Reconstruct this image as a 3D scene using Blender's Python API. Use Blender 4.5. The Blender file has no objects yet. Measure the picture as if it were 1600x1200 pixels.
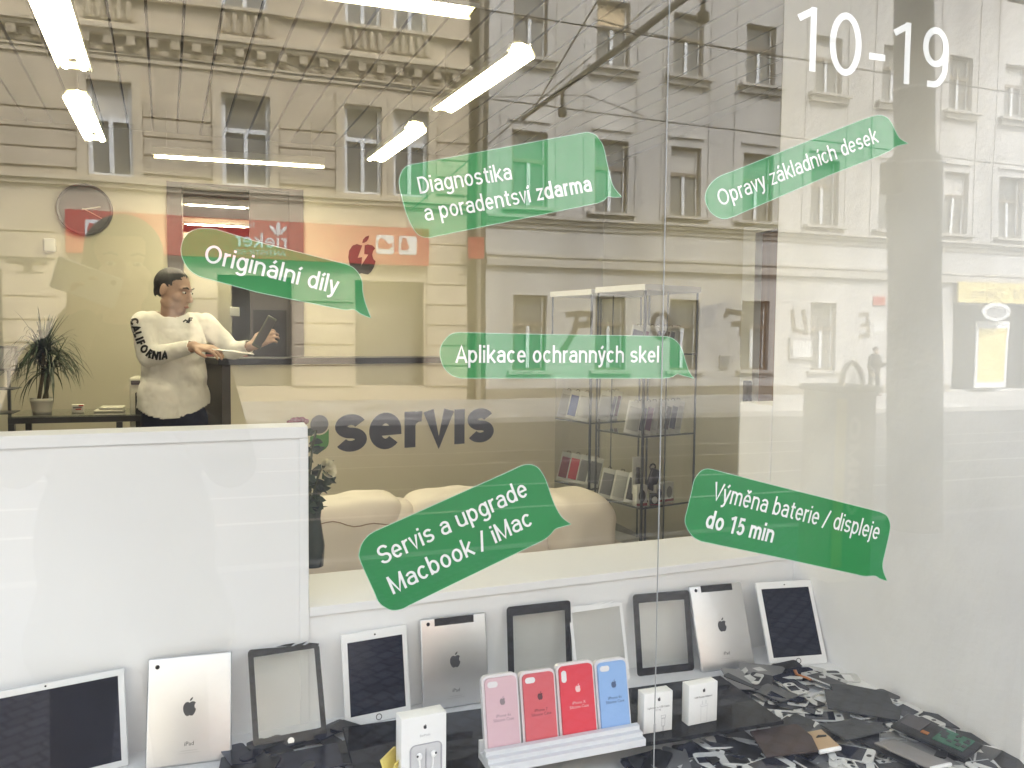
import bpy, bmesh, math, random
from mathutils import Vector, Matrix, Euler
import numpy as np
R = math.radians
random.seed(7)
SC = bpy.context.scene
COL = SC.collection

# ------------------------------------------------------------------ camera
FPX = 1288.0                      # focal length in pixels of the 1600 px wide photograph
CAM = Vector((0.0, -1.1, 1.45))
_yaw, _pit, _rol = R(18.85), R(3.285), R(0.59)
_f = Vector((math.sin(_yaw)*math.cos(_pit), math.cos(_yaw)*math.cos(_pit), -math.sin(_pit)))
_r0 = Vector((math.cos(_yaw), -math.sin(_yaw), 0)); _u0 = _r0.cross(_f)
_r = _r0*math.cos(_rol) + _u0*math.sin(_rol); _u = _u0*math.cos(_rol) - _r0*math.sin(_rol)
cd = bpy.data.cameras.new("camera"); cam = bpy.data.objects.new("camera", cd); COL.objects.link(cam)
cam.matrix_world = Matrix(((_r.x, _u.x, -_f.x, CAM.x), (_r.y, _u.y, -_f.y, CAM.y), (_r.z, _u.z, -_f.z, CAM.z), (0, 0, 0, 1)))
cd.sensor_width = 36.0; cd.lens = FPX/1600*36; cd.clip_end = 500; cd.clip_start = 0.02
SC.camera = cam

# ------------------------------------------------------------------ world, sun, exposure
W = bpy.data.worlds.new("World"); SC.world = W; W.use_nodes = True
wn = W.node_tree.nodes; wl = W.node_tree.links
sky = wn.new('ShaderNodeTexSky'); sky.sky_type = 'NISHITA'; sky.sun_disc = False
SUN_EL, SUN_AZ = R(52), R(20)     # azimuth measured from +y towards +x: the sun stands behind the shop's own building
sky.sun_elevation = SUN_EL; sky.sun_rotation = SUN_AZ
sky.air_density = 1.2; sky.dust_density = 3.0; sky.ozone_density = 1.0
wn['Background'].inputs[1].default_value = 0.15
_hs = wn.new('ShaderNodeHueSaturation'); _hs.inputs['Saturation'].default_value = 0.34      # thin overcast: the blue is washed out
wl.new(sky.outputs[0], _hs.inputs['Color']); wl.new(_hs.outputs[0], wn['Background'].inputs[0])
sd = bpy.data.lights.new("sun", 'SUN'); sd.energy = 1.5; sd.angle = R(14); sd.color = (1, 0.97, 0.955)
so = bpy.data.objects.new("sun", sd); COL.objects.link(so)
_sv = Vector((math.sin(SUN_AZ)*math.cos(SUN_EL), math.cos(SUN_AZ)*math.cos(SUN_EL), math.sin(SUN_EL)))
so.rotation_euler = (-_sv).to_track_quat('-Z', 'Y').to_euler(); so.location = (0, 0, 40)
SC.view_settings.view_transform = 'Standard'; SC.view_settings.look = 'None'; SC.view_settings.gamma = 1
SC.view_settings.exposure = 2.88
SC.render.engine = 'CYCLES'
SC.cycles.transparent_max_bounces = 24; SC.cycles.max_bounces = 10; SC.cycles.diffuse_bounces = 5; SC.cycles.glossy_bounces = 4
SC.cycles.use_denoising = True; SC.cycles.sample_clamp_indirect = 6.0
SC.cycles.caustics_reflective = False; SC.cycles.caustics_refractive = False

# ------------------------------------------------------------------ surveying helpers: a pixel of the photograph to a point of the place
def ray(px, py): return _f + _r*((px-800)/FPX) - _u*((py-600)/FPX)
def on(px, py, ax, val):
    v = ray(px, py); return CAM + v*((val-CAM[ax])/v[ax])
def onp(px, py, P, n):
    v = ray(px, py); return CAM + v*((Vector(P)-CAM).dot(Vector(n))/v.dot(Vector(n)))
def mir(px, py, D):               # seen mirrored in the pane: the real point stands D metres out in the street
    p = on(px, py, 1, D); return Vector((p.x, -p.y, p.z))
def depth(px, py, Z): return CAM + ray(px, py)*Z

# ------------------------------------------------------------------ materials
def nodes(m): return m.node_tree.nodes, m.node_tree.links
MATS = {}
def pm(name, col, rough=0.6, metal=0.0, var=0.12, scale=6.0, bump=0.0, bscale=40.0, spec=0.5, coat=0.0, detail=5, stretch=(1, 1, 1)):
    """principled material with procedural colour wear and fine bump"""
    if name in MATS: return MATS[name]
    m = bpy.data.materials.new(name); m.use_nodes = True; N, L = nodes(m)
    b = N['Principled BSDF']; b.inputs['Roughness'].default_value = rough; b.inputs['Metallic'].default_value = metal
    b.inputs['Specular IOR Level'].default_value = spec; b.inputs['Coat Weight'].default_value = coat
    tc = N.new('ShaderNodeTexCoord'); mp = N.new('ShaderNodeMapping'); mp.inputs['Scale'].default_value = stretch
    L.new(tc.outputs['Object'], mp.inputs[0])
    nz = N.new('ShaderNodeTexNoise'); nz.inputs['Scale'].default_value = scale; nz.inputs['Detail'].default_value = detail
    L.new(mp.outputs[0], nz.inputs['Vector'])
    r = N.new('ShaderNodeValToRGB'); c = Vector(col[:3])
    r.color_ramp.elements[0].position = 0.3; r.color_ramp.elements[1].position = 0.7
    r.color_ramp.elements[0].color = (*(c*(1-var)), 1); r.color_ramp.elements[1].color = (*[min(1, x*(1+var)) for x in c], 1)
    L.new(nz.outputs['Fac'], r.inputs[0]); L.new(r.outputs[0], b.inputs['Base Color'])
    if bump > 0:
        n2 = N.new('ShaderNodeTexNoise'); n2.inputs['Scale'].default_value = bscale; n2.inputs['Detail'].default_value = 4
        L.new(mp.outputs[0], n2.inputs['Vector'])
        bp = N.new('ShaderNodeBump'); bp.inputs['Strength'].default_value = bump; bp.inputs['Distance'].default_value = 0.01
        L.new(n2.outputs['Fac'], bp.inputs['Height']); L.new(bp.outputs[0], b.inputs['Normal'])
    MATS[name] = m; return m
def dusty(m, amount):
    """a trace of dust and dried rain on a clear sheet, in faint vertical streaks, and the slight waviness of real panes"""
    N, L = nodes(m); out = N['Material Output']; src = out.inputs[0].links[0].from_socket
    tc = N.new('ShaderNodeTexCoord'); mp = N.new('ShaderNodeMapping'); mp.inputs['Scale'].default_value = (9, 1, .5); L.new(tc.outputs['Object'], mp.inputs[0])
    nz = N.new('ShaderNodeTexNoise'); nz.inputs['Scale'].default_value = 3; nz.inputs['Detail'].default_value = 7; L.new(mp.outputs[0], nz.inputs['Vector'])
    k = N.new('ShaderNodeMath'); k.operation = 'MULTIPLY'; L.new(nz.outputs['Fac'], k.inputs[0]); k.inputs[1].default_value = amount*2
    d = N.new('ShaderNodeBsdfDiffuse'); d.inputs[0].default_value = (.8, .8, .8, 1)
    x = N.new('ShaderNodeMixShader'); L.new(k.outputs[0], x.inputs[0]); L.new(src, x.inputs[1]); L.new(d.outputs[0], x.inputs[2]); L.new(x.outputs[0], out.inputs[0])
    w = N.new('ShaderNodeTexNoise'); w.inputs['Scale'].default_value = 2.2; w.inputs['Detail'].default_value = 1.5; L.new(tc.outputs['Object'], w.inputs['Vector'])
    b = N.new('ShaderNodeBump'); b.inputs['Strength'].default_value = 1.0; b.inputs['Distance'].default_value = .0006; L.new(w.outputs['Fac'], b.inputs['Height'])
    for n in N:
        if n.type == 'BSDF_GLOSSY': L.new(b.outputs[0], n.inputs['Normal'])
def emit(name, col, s):
    m = bpy.data.materials.new(name); m.use_nodes = True; N, L = nodes(m); N.remove(N['Principled BSDF'])
    e = N.new('ShaderNodeEmission'); e.inputs[0].default_value = (*col, 1); e.inputs[1].default_value = s
    L.new(e.outputs[0], N['Material Output'].inputs[0]); MATS[name] = m; return m
def clear(name, tint, r0, rough=0.0, power=5.0):
    """clear sheet: part mirror, part see-through, mirror share rising towards grazing angles"""
    m = bpy.data.materials.new(name); m.use_nodes = True; N, L = nodes(m); N.remove(N['Principled BSDF'])
    t = N.new('ShaderNodeBsdfTransparent'); t.inputs[0].default_value = (*tint, 1)
    g = N.new('ShaderNodeBsdfGlossy'); g.inputs['Roughness'].default_value = rough; g.inputs['Color'].default_value = (1, 1, 1, 1)
    lw = N.new('ShaderNodeLayerWeight'); lw.inputs[0].default_value = 0.5
    p = N.new('ShaderNodeMath'); p.operation = 'POWER'; L.new(lw.outputs['Facing'], p.inputs[0]); p.inputs[1].default_value = power
    q = N.new('ShaderNodeMath'); q.operation = 'MULTIPLY_ADD'; L.new(p.outputs[0], q.inputs[0]); q.inputs[1].default_value = 1-r0; q.inputs[2].default_value = r0
    q.use_clamp = True
    x = N.new('ShaderNodeMixShader'); L.new(q.outputs[0], x.inputs[0]); L.new(t.outputs[0], x.inputs[1]); L.new(g.outputs[0], x.inputs[2])
    L.new(x.outputs[0], N['Material Output'].inputs[0]); MATS[name] = m; return m

# ------------------------------------------------------------------ object helpers
def tag(o, label=None, cat=None, group=None, kind=None):
    if label: o['label'] = label
    if cat: o['category'] = cat
    if group: o['group'] = group
    if kind: o['kind'] = kind
    return o
def thing(name, label, cat, loc=(0, 0, 0), rz=0.0, group=None, rot=None):
    o = bpy.data.objects.new(name, None); COL.objects.link(o); o.location = loc
    o.rotation_euler = rot if rot is not None else (0, 0, rz); o.empty_display_size = 0.1
    return tag(o, label, cat, group)
def copy_tree(o, parent=None):
    c = o.copy(); COL.objects.link(c); c.parent = parent
    for ch in list(o.children): copy_tree(ch, c)
    return c
class MB:
    def __init__(s): s.v = []; s.f = []; s.mi = []; s.sm = []
    def add(s, verts, faces, mi=0, smooth=False):
        o = len(s.v); s.v += [tuple(v) for v in verts]
        for f in faces: s.f.append(tuple(i+o for i in f)); s.mi.append(mi); s.sm.append(smooth)
        return s
    def box(s, c, d, rot=None, mi=0, M=None):
        x, y, z = d[0]/2, d[1]/2, d[2]/2
        V = [Vector(p) for p in ((-x,-y,-z),(x,-y,-z),(x,y,-z),(-x,y,-z),(-x,-y,z),(x,-y,z),(x,y,z),(-x,y,z))]
        if rot is not None:
            Q = Euler(rot).to_matrix(); V = [Q @ v for v in V]
        V = [v + Vector(c) for v in V]
        if M is not None: V = [M @ v for v in V]
        return s.add(V, [(0,3,2,1),(4,5,6,7),(0,1,5,4),(1,2,6,5),(2,3,7,6),(3,0,4,7)], mi)
    def span(s, a, b, mi=0):
        a = Vector(a); b = Vector(b); return s.box((a+b)/2, [abs(q) for q in (b-a)], mi=mi)
    def rbox(s, c, d, r=0.01, rot=None, mi=0, seg=3, M=None):
        bm = bmesh.new(); bmesh.ops.create_cube(bm, size=1)
        for v in bm.verts: v.co = Vector((v.co.x*d[0], v.co.y*d[1], v.co.z*d[2]))
        bmesh.ops.bevel(bm, geom=bm.edges[:], offset=min(r, min(d)*0.49), segments=seg, affect='EDGES', profile=0.5)
        return s.bm(bm, c, rot, mi, True, M)
    def bm(s, bm, c=(0,0,0), rot=None, mi=0, smooth=False, M=None):
        Q = Euler(rot).to_matrix() if rot is not None else Matrix.Identity(3)
        bm.verts.index_update()
        V = [Q @ v.co + Vector(c) for v in bm.verts]
        if M is not None: V = [M @ v for v in V]
        s.add(V, [tuple(v.index for v in f.verts) for f in bm.faces], mi, smooth); bm.free(); return s
    def cyl(s, a, b, r0, r1=None, n=16, mi=0, cap=True, smooth=True):
        a = Vector(a); b = Vector(b); r1 = r0 if r1 is None else r1
        d = (b-a).normalized(); u = d.orthogonal().normalized(); w = d.cross(u)
        V = []
        for P, r in ((a, r0), (b, r1)):
            for i in range(n):
                t = 2*math.pi*i/n; V.append(P + u*(r*math.cos(t)) + w*(r*math.sin(t)))
        s.add(V, [(i, (i+1) % n, n+(i+1) % n, n+i) for i in range(n)], mi, smooth)
        if cap:
            s.add(V[:n], [tuple(range(n))[::-1]], mi); s.add(V[n:], [tuple(range(n))], mi)
        return s
    def tube(s, P, r, n=8, mi=0, cap=True):
        P = [Vector(p) for p in P]; rr = r if isinstance(r, (list, tuple)) else [r]*len(P)
        V = []; prev = None
        for i, p in enumerate(P):
            d = (P[min(i+1, len(P)-1)] - P[max(i-1, 0)]).normalized()
            u = d.orthogonal().normalized() if prev is None else (prev - d*prev.dot(d)).normalized()
            prev = u; w = d.cross(u)
            for k in range(n):
                t = 2*math.pi*k/n; V.append(p + u*(rr[i]*math.cos(t)) + w*(rr[i]*math.sin(t)))
        F = [(i*n+k, i*n+(k+1) % n, (i+1)*n+(k+1) % n, (i+1)*n+k) for i in range(len(P)-1) for k in range(n)]
        s.add(V, F, mi, True)
        if cap: s.add(V[:n], [tuple(range(n))[::-1]], mi); s.add(V[-n:], [tuple(range(n))], mi)
        return s
    def ell(s, c, r, rot=None, mi=0, u=16, v=10, M=None):
        bm = bmesh.new(); bmesh.ops.create_uvsphere(bm, u_segments=u, v_segments=v, radius=1)
        for q in bm.verts: q.co = Vector((q.co.x*r[0], q.co.y*r[1], q.co.z*r[2]))
        return s.bm(bm, c, rot, mi, True, M)
    def lathe(s, prof, n=24, c=(0,0,0), mi=0):
        V = []; c = Vector(c)
        for r, z in prof:
            for k in range(n):
                t = 2*math.pi*k/n; V.append(c + Vector((r*math.cos(t), r*math.sin(t), z)))
        F = [(i*n+k, i*n+(k+1) % n, (i+1)*n+(k+1) % n, (i+1)*n+k) for i in range(len(prof)-1) for k in range(n)]
        return s.add(V, F, mi, True)
    def prism(s, poly, t, M=None, mi=0, mi_side=None):
        """flat outline in xy, thickness t along +z, placed by M"""
        M = M or Matrix.Identity(4); n = len(poly)
        V = [M @ Vector((p[0], p[1], 0)) for p in poly] + [M @ Vector((p[0], p[1], t)) for p in poly]
        s.add(V, [tuple(range(n))[::-1], tuple(range(n, 2*n))], mi)
        return s.add(V, [(i, (i+1) % n, n+(i+1) % n, n+i) for i in range(n)], mi if mi_side is None else mi_side)
    def build(s, name, mats, parent=None, bevel=0.0, loc=None, rot=None):
        me = bpy.data.meshes.new(name); me.from_pydata(s.v, [], s.f)
        if not isinstance(mats, (list, tuple)): mats = [mats]
        for m in mats: me.materials.append(m)
        me.polygons.foreach_set('material_index', s.mi); me.polygons.foreach_set('use_smooth', s.sm); me.update()
        o = bpy.data.objects.new(name, me); COL.objects.link(o)
        if parent is not None: o.parent = parent
        if loc is not None: o.location = loc
        if rot is not None: o.rotation_euler = rot
        if bevel > 0:
            b = o.modifiers.new('bevel', 'BEVEL'); b.width = bevel; b.segments = 2; b.limit_method = 'ANGLE'; b.angle_limit = R(40)
        return o
def rrect(w, h, r, n=5, x0=0.0, y0=0.0):
    P = []
    for cx, cy, a in ((x0+w-r, y0+r, -90), (x0+w-r, y0+h-r, 0), (x0+r, y0+h-r, 90), (x0+r, y0+r, 180)):
        for k in range(n+1):
            t = R(a + 90*k/n); P.append((cx+r*math.cos(t), cy+r*math.sin(t)))
    return P
def ring(mb, outer, inner, t, M=None, mi=0):
    """frame between two outlines with the same number of points, thickness t along +z"""
    M = M or Matrix.Identity(4); n = len(outer)
    V = [M @ Vector((p[0], p[1], z)) for z in (0, t) for q in (outer, inner) for p in q]
    F = []
    for i in range(n):
        j = (i+1) % n
        F += [(i, n+i, n+j, j), (2*n+i, 2*n+j, 3*n+j, 3*n+i), (i, j, 2*n+j, 2*n+i), (n+i, 3*n+i, 3*n+j, n+j)]
    return mb.add(V, F, mi)
def frame(o, x, y):
    """matrix with origin o, x axis and (orthogonalised) y axis"""
    o = Vector(o); x = Vector(x).normalized(); y = Vector(y); y = (y - x*y.dot(x)).normalized(); z = x.cross(y)
    return Matrix(((x.x, y.x, z.x, o.x), (x.y, y.y, z.y, o.y), (x.z, y.z, z.z, o.z), (0, 0, 0, 1)))

# ------------------------------------------------------------------ lettering drawn with strokes (cap height 1)
def arc(cx, cy, rx, ry, a0, a1, n=14):
    return [(cx+rx*math.cos(R(a0+(a1-a0)*i/n)), cy+ry*math.sin(R(a0+(a1-a0)*i/n))) for i in range(n+1)]
def glyph(ch, w):
    h = w/2; X = 0.745; br = 0.2; y0 = h; y1 = X-h; cy = X/2; ry = X/2-h; sb = 0.055+h
    xl = sb; xr = sb+2*br; cx = (xl+xr)/2; adv = xr+sb; A = 1.05
    base = {'á': 'a', 'í': 'ı', 'ý': 'y', 'ě': 'e'}.get(ch)
    if base:
        s, ad = glyph(base, w); m = (ad)/2
        if ch == 'ě': s = s + [[(m-.13, X+.24), (m, X+.11), (m+.13, X+.24)]]
        else: s = s + [[(m-.04, X+.1), (m+.08, X+.27)]]
        return s, ad
    st = lambda x, a, b: [(x, a), (x, b)]
    if ch == 'o': return [arc(cx, cy, br, ry, 0, 360, 28)], adv
    if ch == 'c': return [arc(cx, cy, br, ry, 42, 318, 22)], adv-.03
    if ch == 'e': return [[(xl+.01, cy+.01), (xr, cy+.01)] + arc(cx, cy, br, ry, 4, 318, 24)[1:]], adv
    if ch == 'd': return [arc(cx, cy, br, ry, 0, 360, 28), st(xr, 0, A)], adv
    if ch == 'b': return [arc(cx, cy, br, ry, 0, 360, 28), st(xl, 0, A)], adv
    if ch == 'p': return [arc(cx, cy, br, ry, 0, 360, 28), st(xl, -.29, X)], adv
    if ch == 'g': return [arc(cx, cy, br, ry, 0, 360, 28), [(xr, X)] + arc(cx, -.05, br, .245-h, 0, -150, 12)], adv
    if ch == 'a':
        return [[(xr-.01, 0)] + arc(cx, y1-.19, br-.01, .19, 0, 158, 12),
                [(xr-.01, .43), (cx-.01, .43)] + arc(cx-.02, (.43+h)/2, br-.02, (.43-h)/2, 95, 275, 14) + arc(cx-.01, h+.16, br, .16, 285, 335, 5)], adv-.02
    if ch == 's':
        q = (X-2*h)/4; b = .175
        return [arc(cx-.02, X-h-q, b, q, 22, 268, 16) + arc(cx-.02, h+q, b+.01, q, 88, -155, 16)], adv-.05
    if ch == 'S':
        q = (1-2*h)/4; b = .225; c = sb+b
        return [arc(c, 1-h-q, b, q, 15, 265, 18) + arc(c, h+q, b+.01, q, 85, -165, 18)], 2*b+2*sb-.02
    if ch in 'nh':
        return [st(xl, 0, X if ch == 'n' else A), arc((xl+xr)/2, y1-.2, br, .2, 172, 0, 14) + [(xr, 0)]], adv
    if ch == 'm':
        b = .165
        return [st(xl, 0, X), arc(xl+b, y1-.19, b, .19, 172, 0, 12) + [(xl+2*b, 0)], arc(xl+3*b, y1-.19, b, .19, 172, 0, 12) + [(xl+4*b, 0)]], xl+4*b+sb
    if ch == 'u': return [st(xr, 0, X), [(xl, X)] + arc(cx, y0+.2, br, .2, 180, 352, 14)], adv
    if ch == 'r': return [st(xl, 0, X), arc(xl+.2, y1-.2, .2, .2, 172, 80, 8)], xl+.2+.06+h*.4
    if ch == 't': x = .05+.1+h; return [[(x, .93)] + arc(x+.13, h+.12, .13, .12, 180, 285, 8), [(x-.13, y1), (x+.18, y1)]], x+.23
    if ch == 'f': x = .1+h; return [arc(x+.15, A-h-.15, .15, .15, 80, 180, 8) + [(x, 0)], [(x-.12, y1), (x+.17, y1)]], x+.2
    if ch == 'l': return [st(sb, 0, A)], 2*sb
    if ch == 'i': return [st(sb, 0, X), st(sb, .88, .88+w*1.05)], 2*sb
    if ch == 'ı': return [st(sb, 0, X)], 2*sb
    if ch == 'j': return [arc(sb-.12, -.13, .12, .16-h, -80, 0, 8) + [(sb, X)], st(sb, .88, .88+w*1.05)], 2*sb
    if ch == 'k': return [st(xl, 0, A), [(xr-.01, X), (xl+.02, .27)], [(xl+.12, .40), (xr+.02, 0)]], adv-.05
    if ch == 'v':
        a = .26+max(0, w-.17)*1.5
        return [[(h+.01, X), (a, h*.55), (2*a-h-.01, X)]], 2*a
    if ch == 'y': return [[(h+.01, X), (.27, .03)], [(.53-h, X), (.25, -.12), (.18, -.21), (.06, -.24)]], .54
    if ch == 'z': return [[(.06, y1), (.43, y1), (.07, y0), (.45, y0)]], .5
    if ch == 'D': return [[(sb, h), (sb, 1-h), (sb+.2, 1-h)] + arc(sb+.2, .5, .3, .5-h, 85, -85, 20) + [(sb+.2, h), (sb-h, h)]], sb+.5+sb-.02
    if ch in 'O0':
        b = .32 if ch == 'O' else .235
        return [arc(sb+b, .5, b, .5-h, 0, 360, 32)], 2*b+2*sb
    if ch == 'C': return [arc(sb+.29, .5, .29, .5-h, 38, 322, 24)], .58+2*sb-.02
    if ch == 'A': return [[(h*.6, 0), (.34, 1-h*.3), (.68-h*.6, 0)], [(.14, .3), (.54, .3)]], .68
    if ch == 'V': return [[(h*.6, 1), (.33, h*.4), (.66-h*.6, 1)]], .66
    if ch == 'M': return [[(sb, 0), (sb, 1)], [(sb, 1-h), (sb+.31, h*.6), (sb+.62, 1-h)], [(sb+.62, 1), (sb+.62, 0)]], .62+2*sb
    if ch == 'N': return [st(sb, 0, 1), [(sb, 1-h), (sb+.46, h)], st(sb+.46, 0, 1)], .46+2*sb
    if ch == 'L': return [[(sb, 1), (sb, h), (sb+.4, h)]], .5+sb
    if ch == 'F': return [[(sb, 0), (sb, 1-h), (sb+.42, 1-h)], [(sb, .5), (sb+.37, .5)]], .46+sb
    if ch == 'I': return [st(sb, 0, 1)], 2*sb
    if ch == 'R': return [[(sb, 0), (sb, 1-h), (sb+.2, 1-h)] + arc(sb+.22, .735, .2, .265-h, 85, -85, 12) + [(sb, .47)], [(sb+.2, .46), (sb+.43, 0)]], .5+sb
    if ch == 'T': return [st(.3, 0, 1-h), [(.02, 1-h), (.58, 1-h)]], .6
    if ch == '1': return [[(.07, .8), (.33, 1-h*.9), ], [(.33, 1), (.33, 0)]], .33+sb+.1
    if ch == '5': return [[(.47, 1-h), (.17, 1-h), (.13, .52)] + arc(.28, .34, .19, .34-h, 125, -150, 18)], .58
    if ch == '9': return [arc(.31, .67, .2, .33-h, 0, 360, 26), [(.51, .67), (.51, .52)] + arc(.27, .4, .24, .4-h, 0, -85, 12)[2:] + [(.16, h)]], .62
    if ch == '6': return [arc(.31, .33, .2, .33-h, 0, 360, 26), [(.11, .33), (.13, .55), (.25, .8), (.42, .96)]], .62
    if ch == '7': return [[(.05, 1-h), (.5, 1-h), (.2, 0)]], .55
    if ch == '-': return [[(.06, .37), (.36, .37)]], .42
    if ch == '/': return [[(.02, -.08), (.38, 1)]], .42
    if ch == '.': return [st(.1, 0, w)], .2
    return [], .33
def strokes(text, w=0.12, track=0.0):
    S = []; x = 0.0
    for ch in text:
        s, a = glyph(ch, w); S += [[(p[0]+x, p[1]) for p in l] for l in s]; x += a+track
    return S, x-track
def stroke_strip(L, h):
    """polyline to left/right offset points with mitred joints"""
    P = [Vector((p[0], p[1])) for p in L]; Q = [P[0]]
    for p in P[1:]:
        if (p-Q[-1]).length > 1e-4: Q.append(p)
    P = Q; n = len(P); closed = n > 3 and (P[0]-P[-1]).length < 1e-3
    out = []
    for i in range(n):
        a = P[i-1] if i > 0 else (P[-2] if closed else None); b = P[i+1] if i < n-1 else (P[1] if closed else None)
        d1 = (P[i]-a).normalized() if a is not None else None; d2 = (b-P[i]).normalized() if b is not None else None
        d1 = d1 or d2; d2 = d2 or d1
        n1 = Vector((-d1.y, d1.x)); n2 = Vector((-d2.y, d2.x)); m = n1+n2
        m = m.normalized() if m.length > 1e-4 else n1
        k = min(h*1.3, h/max(0.34, m.dot(n1))); out.append((P[i]+m*k, P[i]-m*k))
    return out
def lettering(mb, text, w, place, mi=0, track=0.0, sub=1):
    """adds the text to mb; place(u, v, k): u,v in cap heights, k a small counter that keeps strokes from lying in one plane"""
    S, tot = strokes(text, w, track)
    for k, L in enumerate(S):
        if sub > 1:
            L2 = []
            for a, b in zip(L[:-1], L[1:]):
                L2 += [(a[0]+(b[0]-a[0])*t/sub, a[1]+(b[1]-a[1])*t/sub) for t in range(sub)]
            L = L2+[L[-1]]
        o = stroke_strip(L, w/2); V = []
        for l, r in o: V += [place(l.x, l.y, k % 5), place(r.x, r.y, k % 5)]
        mb.add(V, [(2*i, 2*i+1, 2*i+3, 2*i+2) for i in range(len(o)-1)], mi)
    return tot
def text_w(text, w=0.12, track=0.0): return strokes(text, w, track)[1]
def small_text(mb_list, name, text, size, M, mat, parent, squeeze=1.0):
    """tiny printed lines, made from a text curve turned into a mesh"""
    cu = bpy.data.curves.new(name, 'FONT'); cu.body = text; cu.size = size; cu.align_x = 'CENTER'; cu.resolution_u = 2
    ob = bpy.data.objects.new(name, cu); COL.objects.link(ob)
    me = bpy.data.meshes.new_from_object(ob.evaluated_get(bpy.context.evaluated_depsgraph_get()))
    bpy.data.objects.remove(ob); bpy.data.curves.remove(cu)
    me.transform(M @ Matrix.Diagonal((squeeze, 1, 1, 1)))
    me.materials.clear(); me.materials.append(mat)
    o = bpy.data.objects.new(name, me); COL.objects.link(o); o.parent = parent; return o
# ================================================================== the street in front of the shop (seen mirrored in the pane)
def buildw(mb, name, mats, parent, bevel=0.0):
    """mesh given in world coordinates, hung under an unrotated parent"""
    off = Vector(parent.location)
    if parent.parent is not None: off = off + Vector(parent.parent.location)
    mb.v = [(v[0]-off.x, v[1]-off.y, v[2]-off.z) for v in mb.v]
    return mb.build(name, mats, parent, bevel)

def setts(name, col, joint, sx, sy, rot, bump=0.5):
    m = bpy.data.materials.new(name); m.use_nodes = True; N, L = nodes(m); b = N['Principled BSDF']
    b.inputs['Roughness'].default_value = 0.7
    tc = N.new('ShaderNodeTexCoord'); mp = N.new('ShaderNodeMapping'); mp.inputs['Rotation'].default_value = (0, 0, R(rot))
    L.new(tc.outputs['Object'], mp.inputs[0])
    br = N.new('ShaderNodeTexBrick'); br.inputs['Scale'].default_value = 1.0; br.inputs['Brick Width'].default_value = sx; br.inputs['Row Height'].default_value = sy
    br.inputs['Mortar Size'].default_value = 0.006; br.inputs['Mortar Smooth'].default_value = 0.3; br.inputs['Bias'].default_value = 0.0
    br.inputs['Color1'].default_value = (*[c*0.75 for c in col], 1); br.inputs['Color2'].default_value = (*[c*1.3 for c in col], 1); br.inputs['Mortar'].default_value = (*joint, 1)
    nz = N.new('ShaderNodeTexNoise'); nz.inputs['Scale'].default_value = 5; nz.inputs['Detail'].default_value = 6
    mx = N.new('ShaderNodeMix'); mx.data_type = 'RGBA'; mx.blend_type = 'MULTIPLY'; mx.inputs['Factor'].default_value = 0.55
    L.new(mp.outputs[0], br.inputs['Vector']); L.new(mp.outputs[0], nz.inputs['Vector'])
    rr = N.new('ShaderNodeValToRGB'); rr.color_ramp.elements[0].color = (0.45, 0.45, 0.45, 1); rr.color_ramp.elements[1].color = (1.3, 1.3, 1.3, 1)
    L.new(nz.outputs['Fac'], rr.inputs[0]); L.new(br.outputs['Color'], mx.inputs[6]); L.new(rr.outputs[0], mx.inputs[7])
    L.new(mx.outputs[2], b.inputs['Base Color'])
    bp = N.new('ShaderNodeBump'); bp.inputs['Strength'].default_value = bump; bp.inputs['Distance'].default_value = 0.02; bp.invert = True
    L.new(br.outputs['Fac'], bp.inputs['Height']); L.new(bp.outputs[0], b.inputs['Normal']); return m

M_setts = setts('granite setts', (0.10, 0.108, 0.14), (0.010, 0.011, 0.015), 0.085, 0.07, 38, 0.8)
M_pave = setts('pale paving', (0.36, 0.35, 0.34), (0.22, 0.21, 0.2), 0.5, 0.5, 0, 0.15)
M_asph = pm('asphalt', (0.072, 0.072, 0.075), 0.85, var=0.2, scale=2.5, bump=0.2, bscale=180)
M_kerb = pm('granite kerb', (0.33, 0.32, 0.31), 0.8, var=0.15, scale=14, bump=0.1)
M_rail = pm('rail steel', (0.55, 0.55, 0.55), 0.3, 0.9, var=0.1)
XA, XB = -45, 70
def sheet(name, ya, za, yb, zb, mat, x0=XA, x1=XB):
    mb = MB(); n = 24
    for i in range(n):
        a = x0+(x1-x0)*i/n; b = x0+(x1-x0)*(i+1)/n
        mb.add([(a, ya, za), (b, ya, za), (b, yb, zb), (a, yb, zb)], [(0, 1, 2, 3)] if ya < yb else [(3, 2, 1, 0)])
    o = mb.build(name, mat); return tag(o, kind='structure')
_g = MB(); _g.add([(-250, -250, -0.75), (250, -250, -0.75), (250, 250, -0.75), (-250, 250, -0.75)], [(0, 1, 2, 3)]); tag(_g.build('ground', M_asph), kind='structure')
sheet('pavement', -0.12, 0.0, -4.3, -0.03, M_setts)
sheet('road', -4.4, -0.14, -16.9, -0.52, M_asph)
sheet('far_pavement', -17.05, -0.40, -21.0, -0.28, M_pave)
k = MB(); k.span((XA, -4.4, -0.2), (XB, -4.28, -0.026)); tag(k.build('kerb', M_kerb), kind='structure')
k = MB(); k.span((XA, -17.06, -0.6), (XB, -16.9, -0.396)); tag(k.build('far_kerb', M_kerb), kind='structure')
def road_z(y): return -0.14-0.38*(-4.4-y)/12.5
k = MB()
for y in (-6.35, -7.79, -9.75, -11.19):
    k.span((XA, y-0.035, road_z(y)-0.05), (XB, y+0.035, road_z(y)+0.006))
tag(k.build('tram_rails', M_rail), kind='structure')

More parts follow.
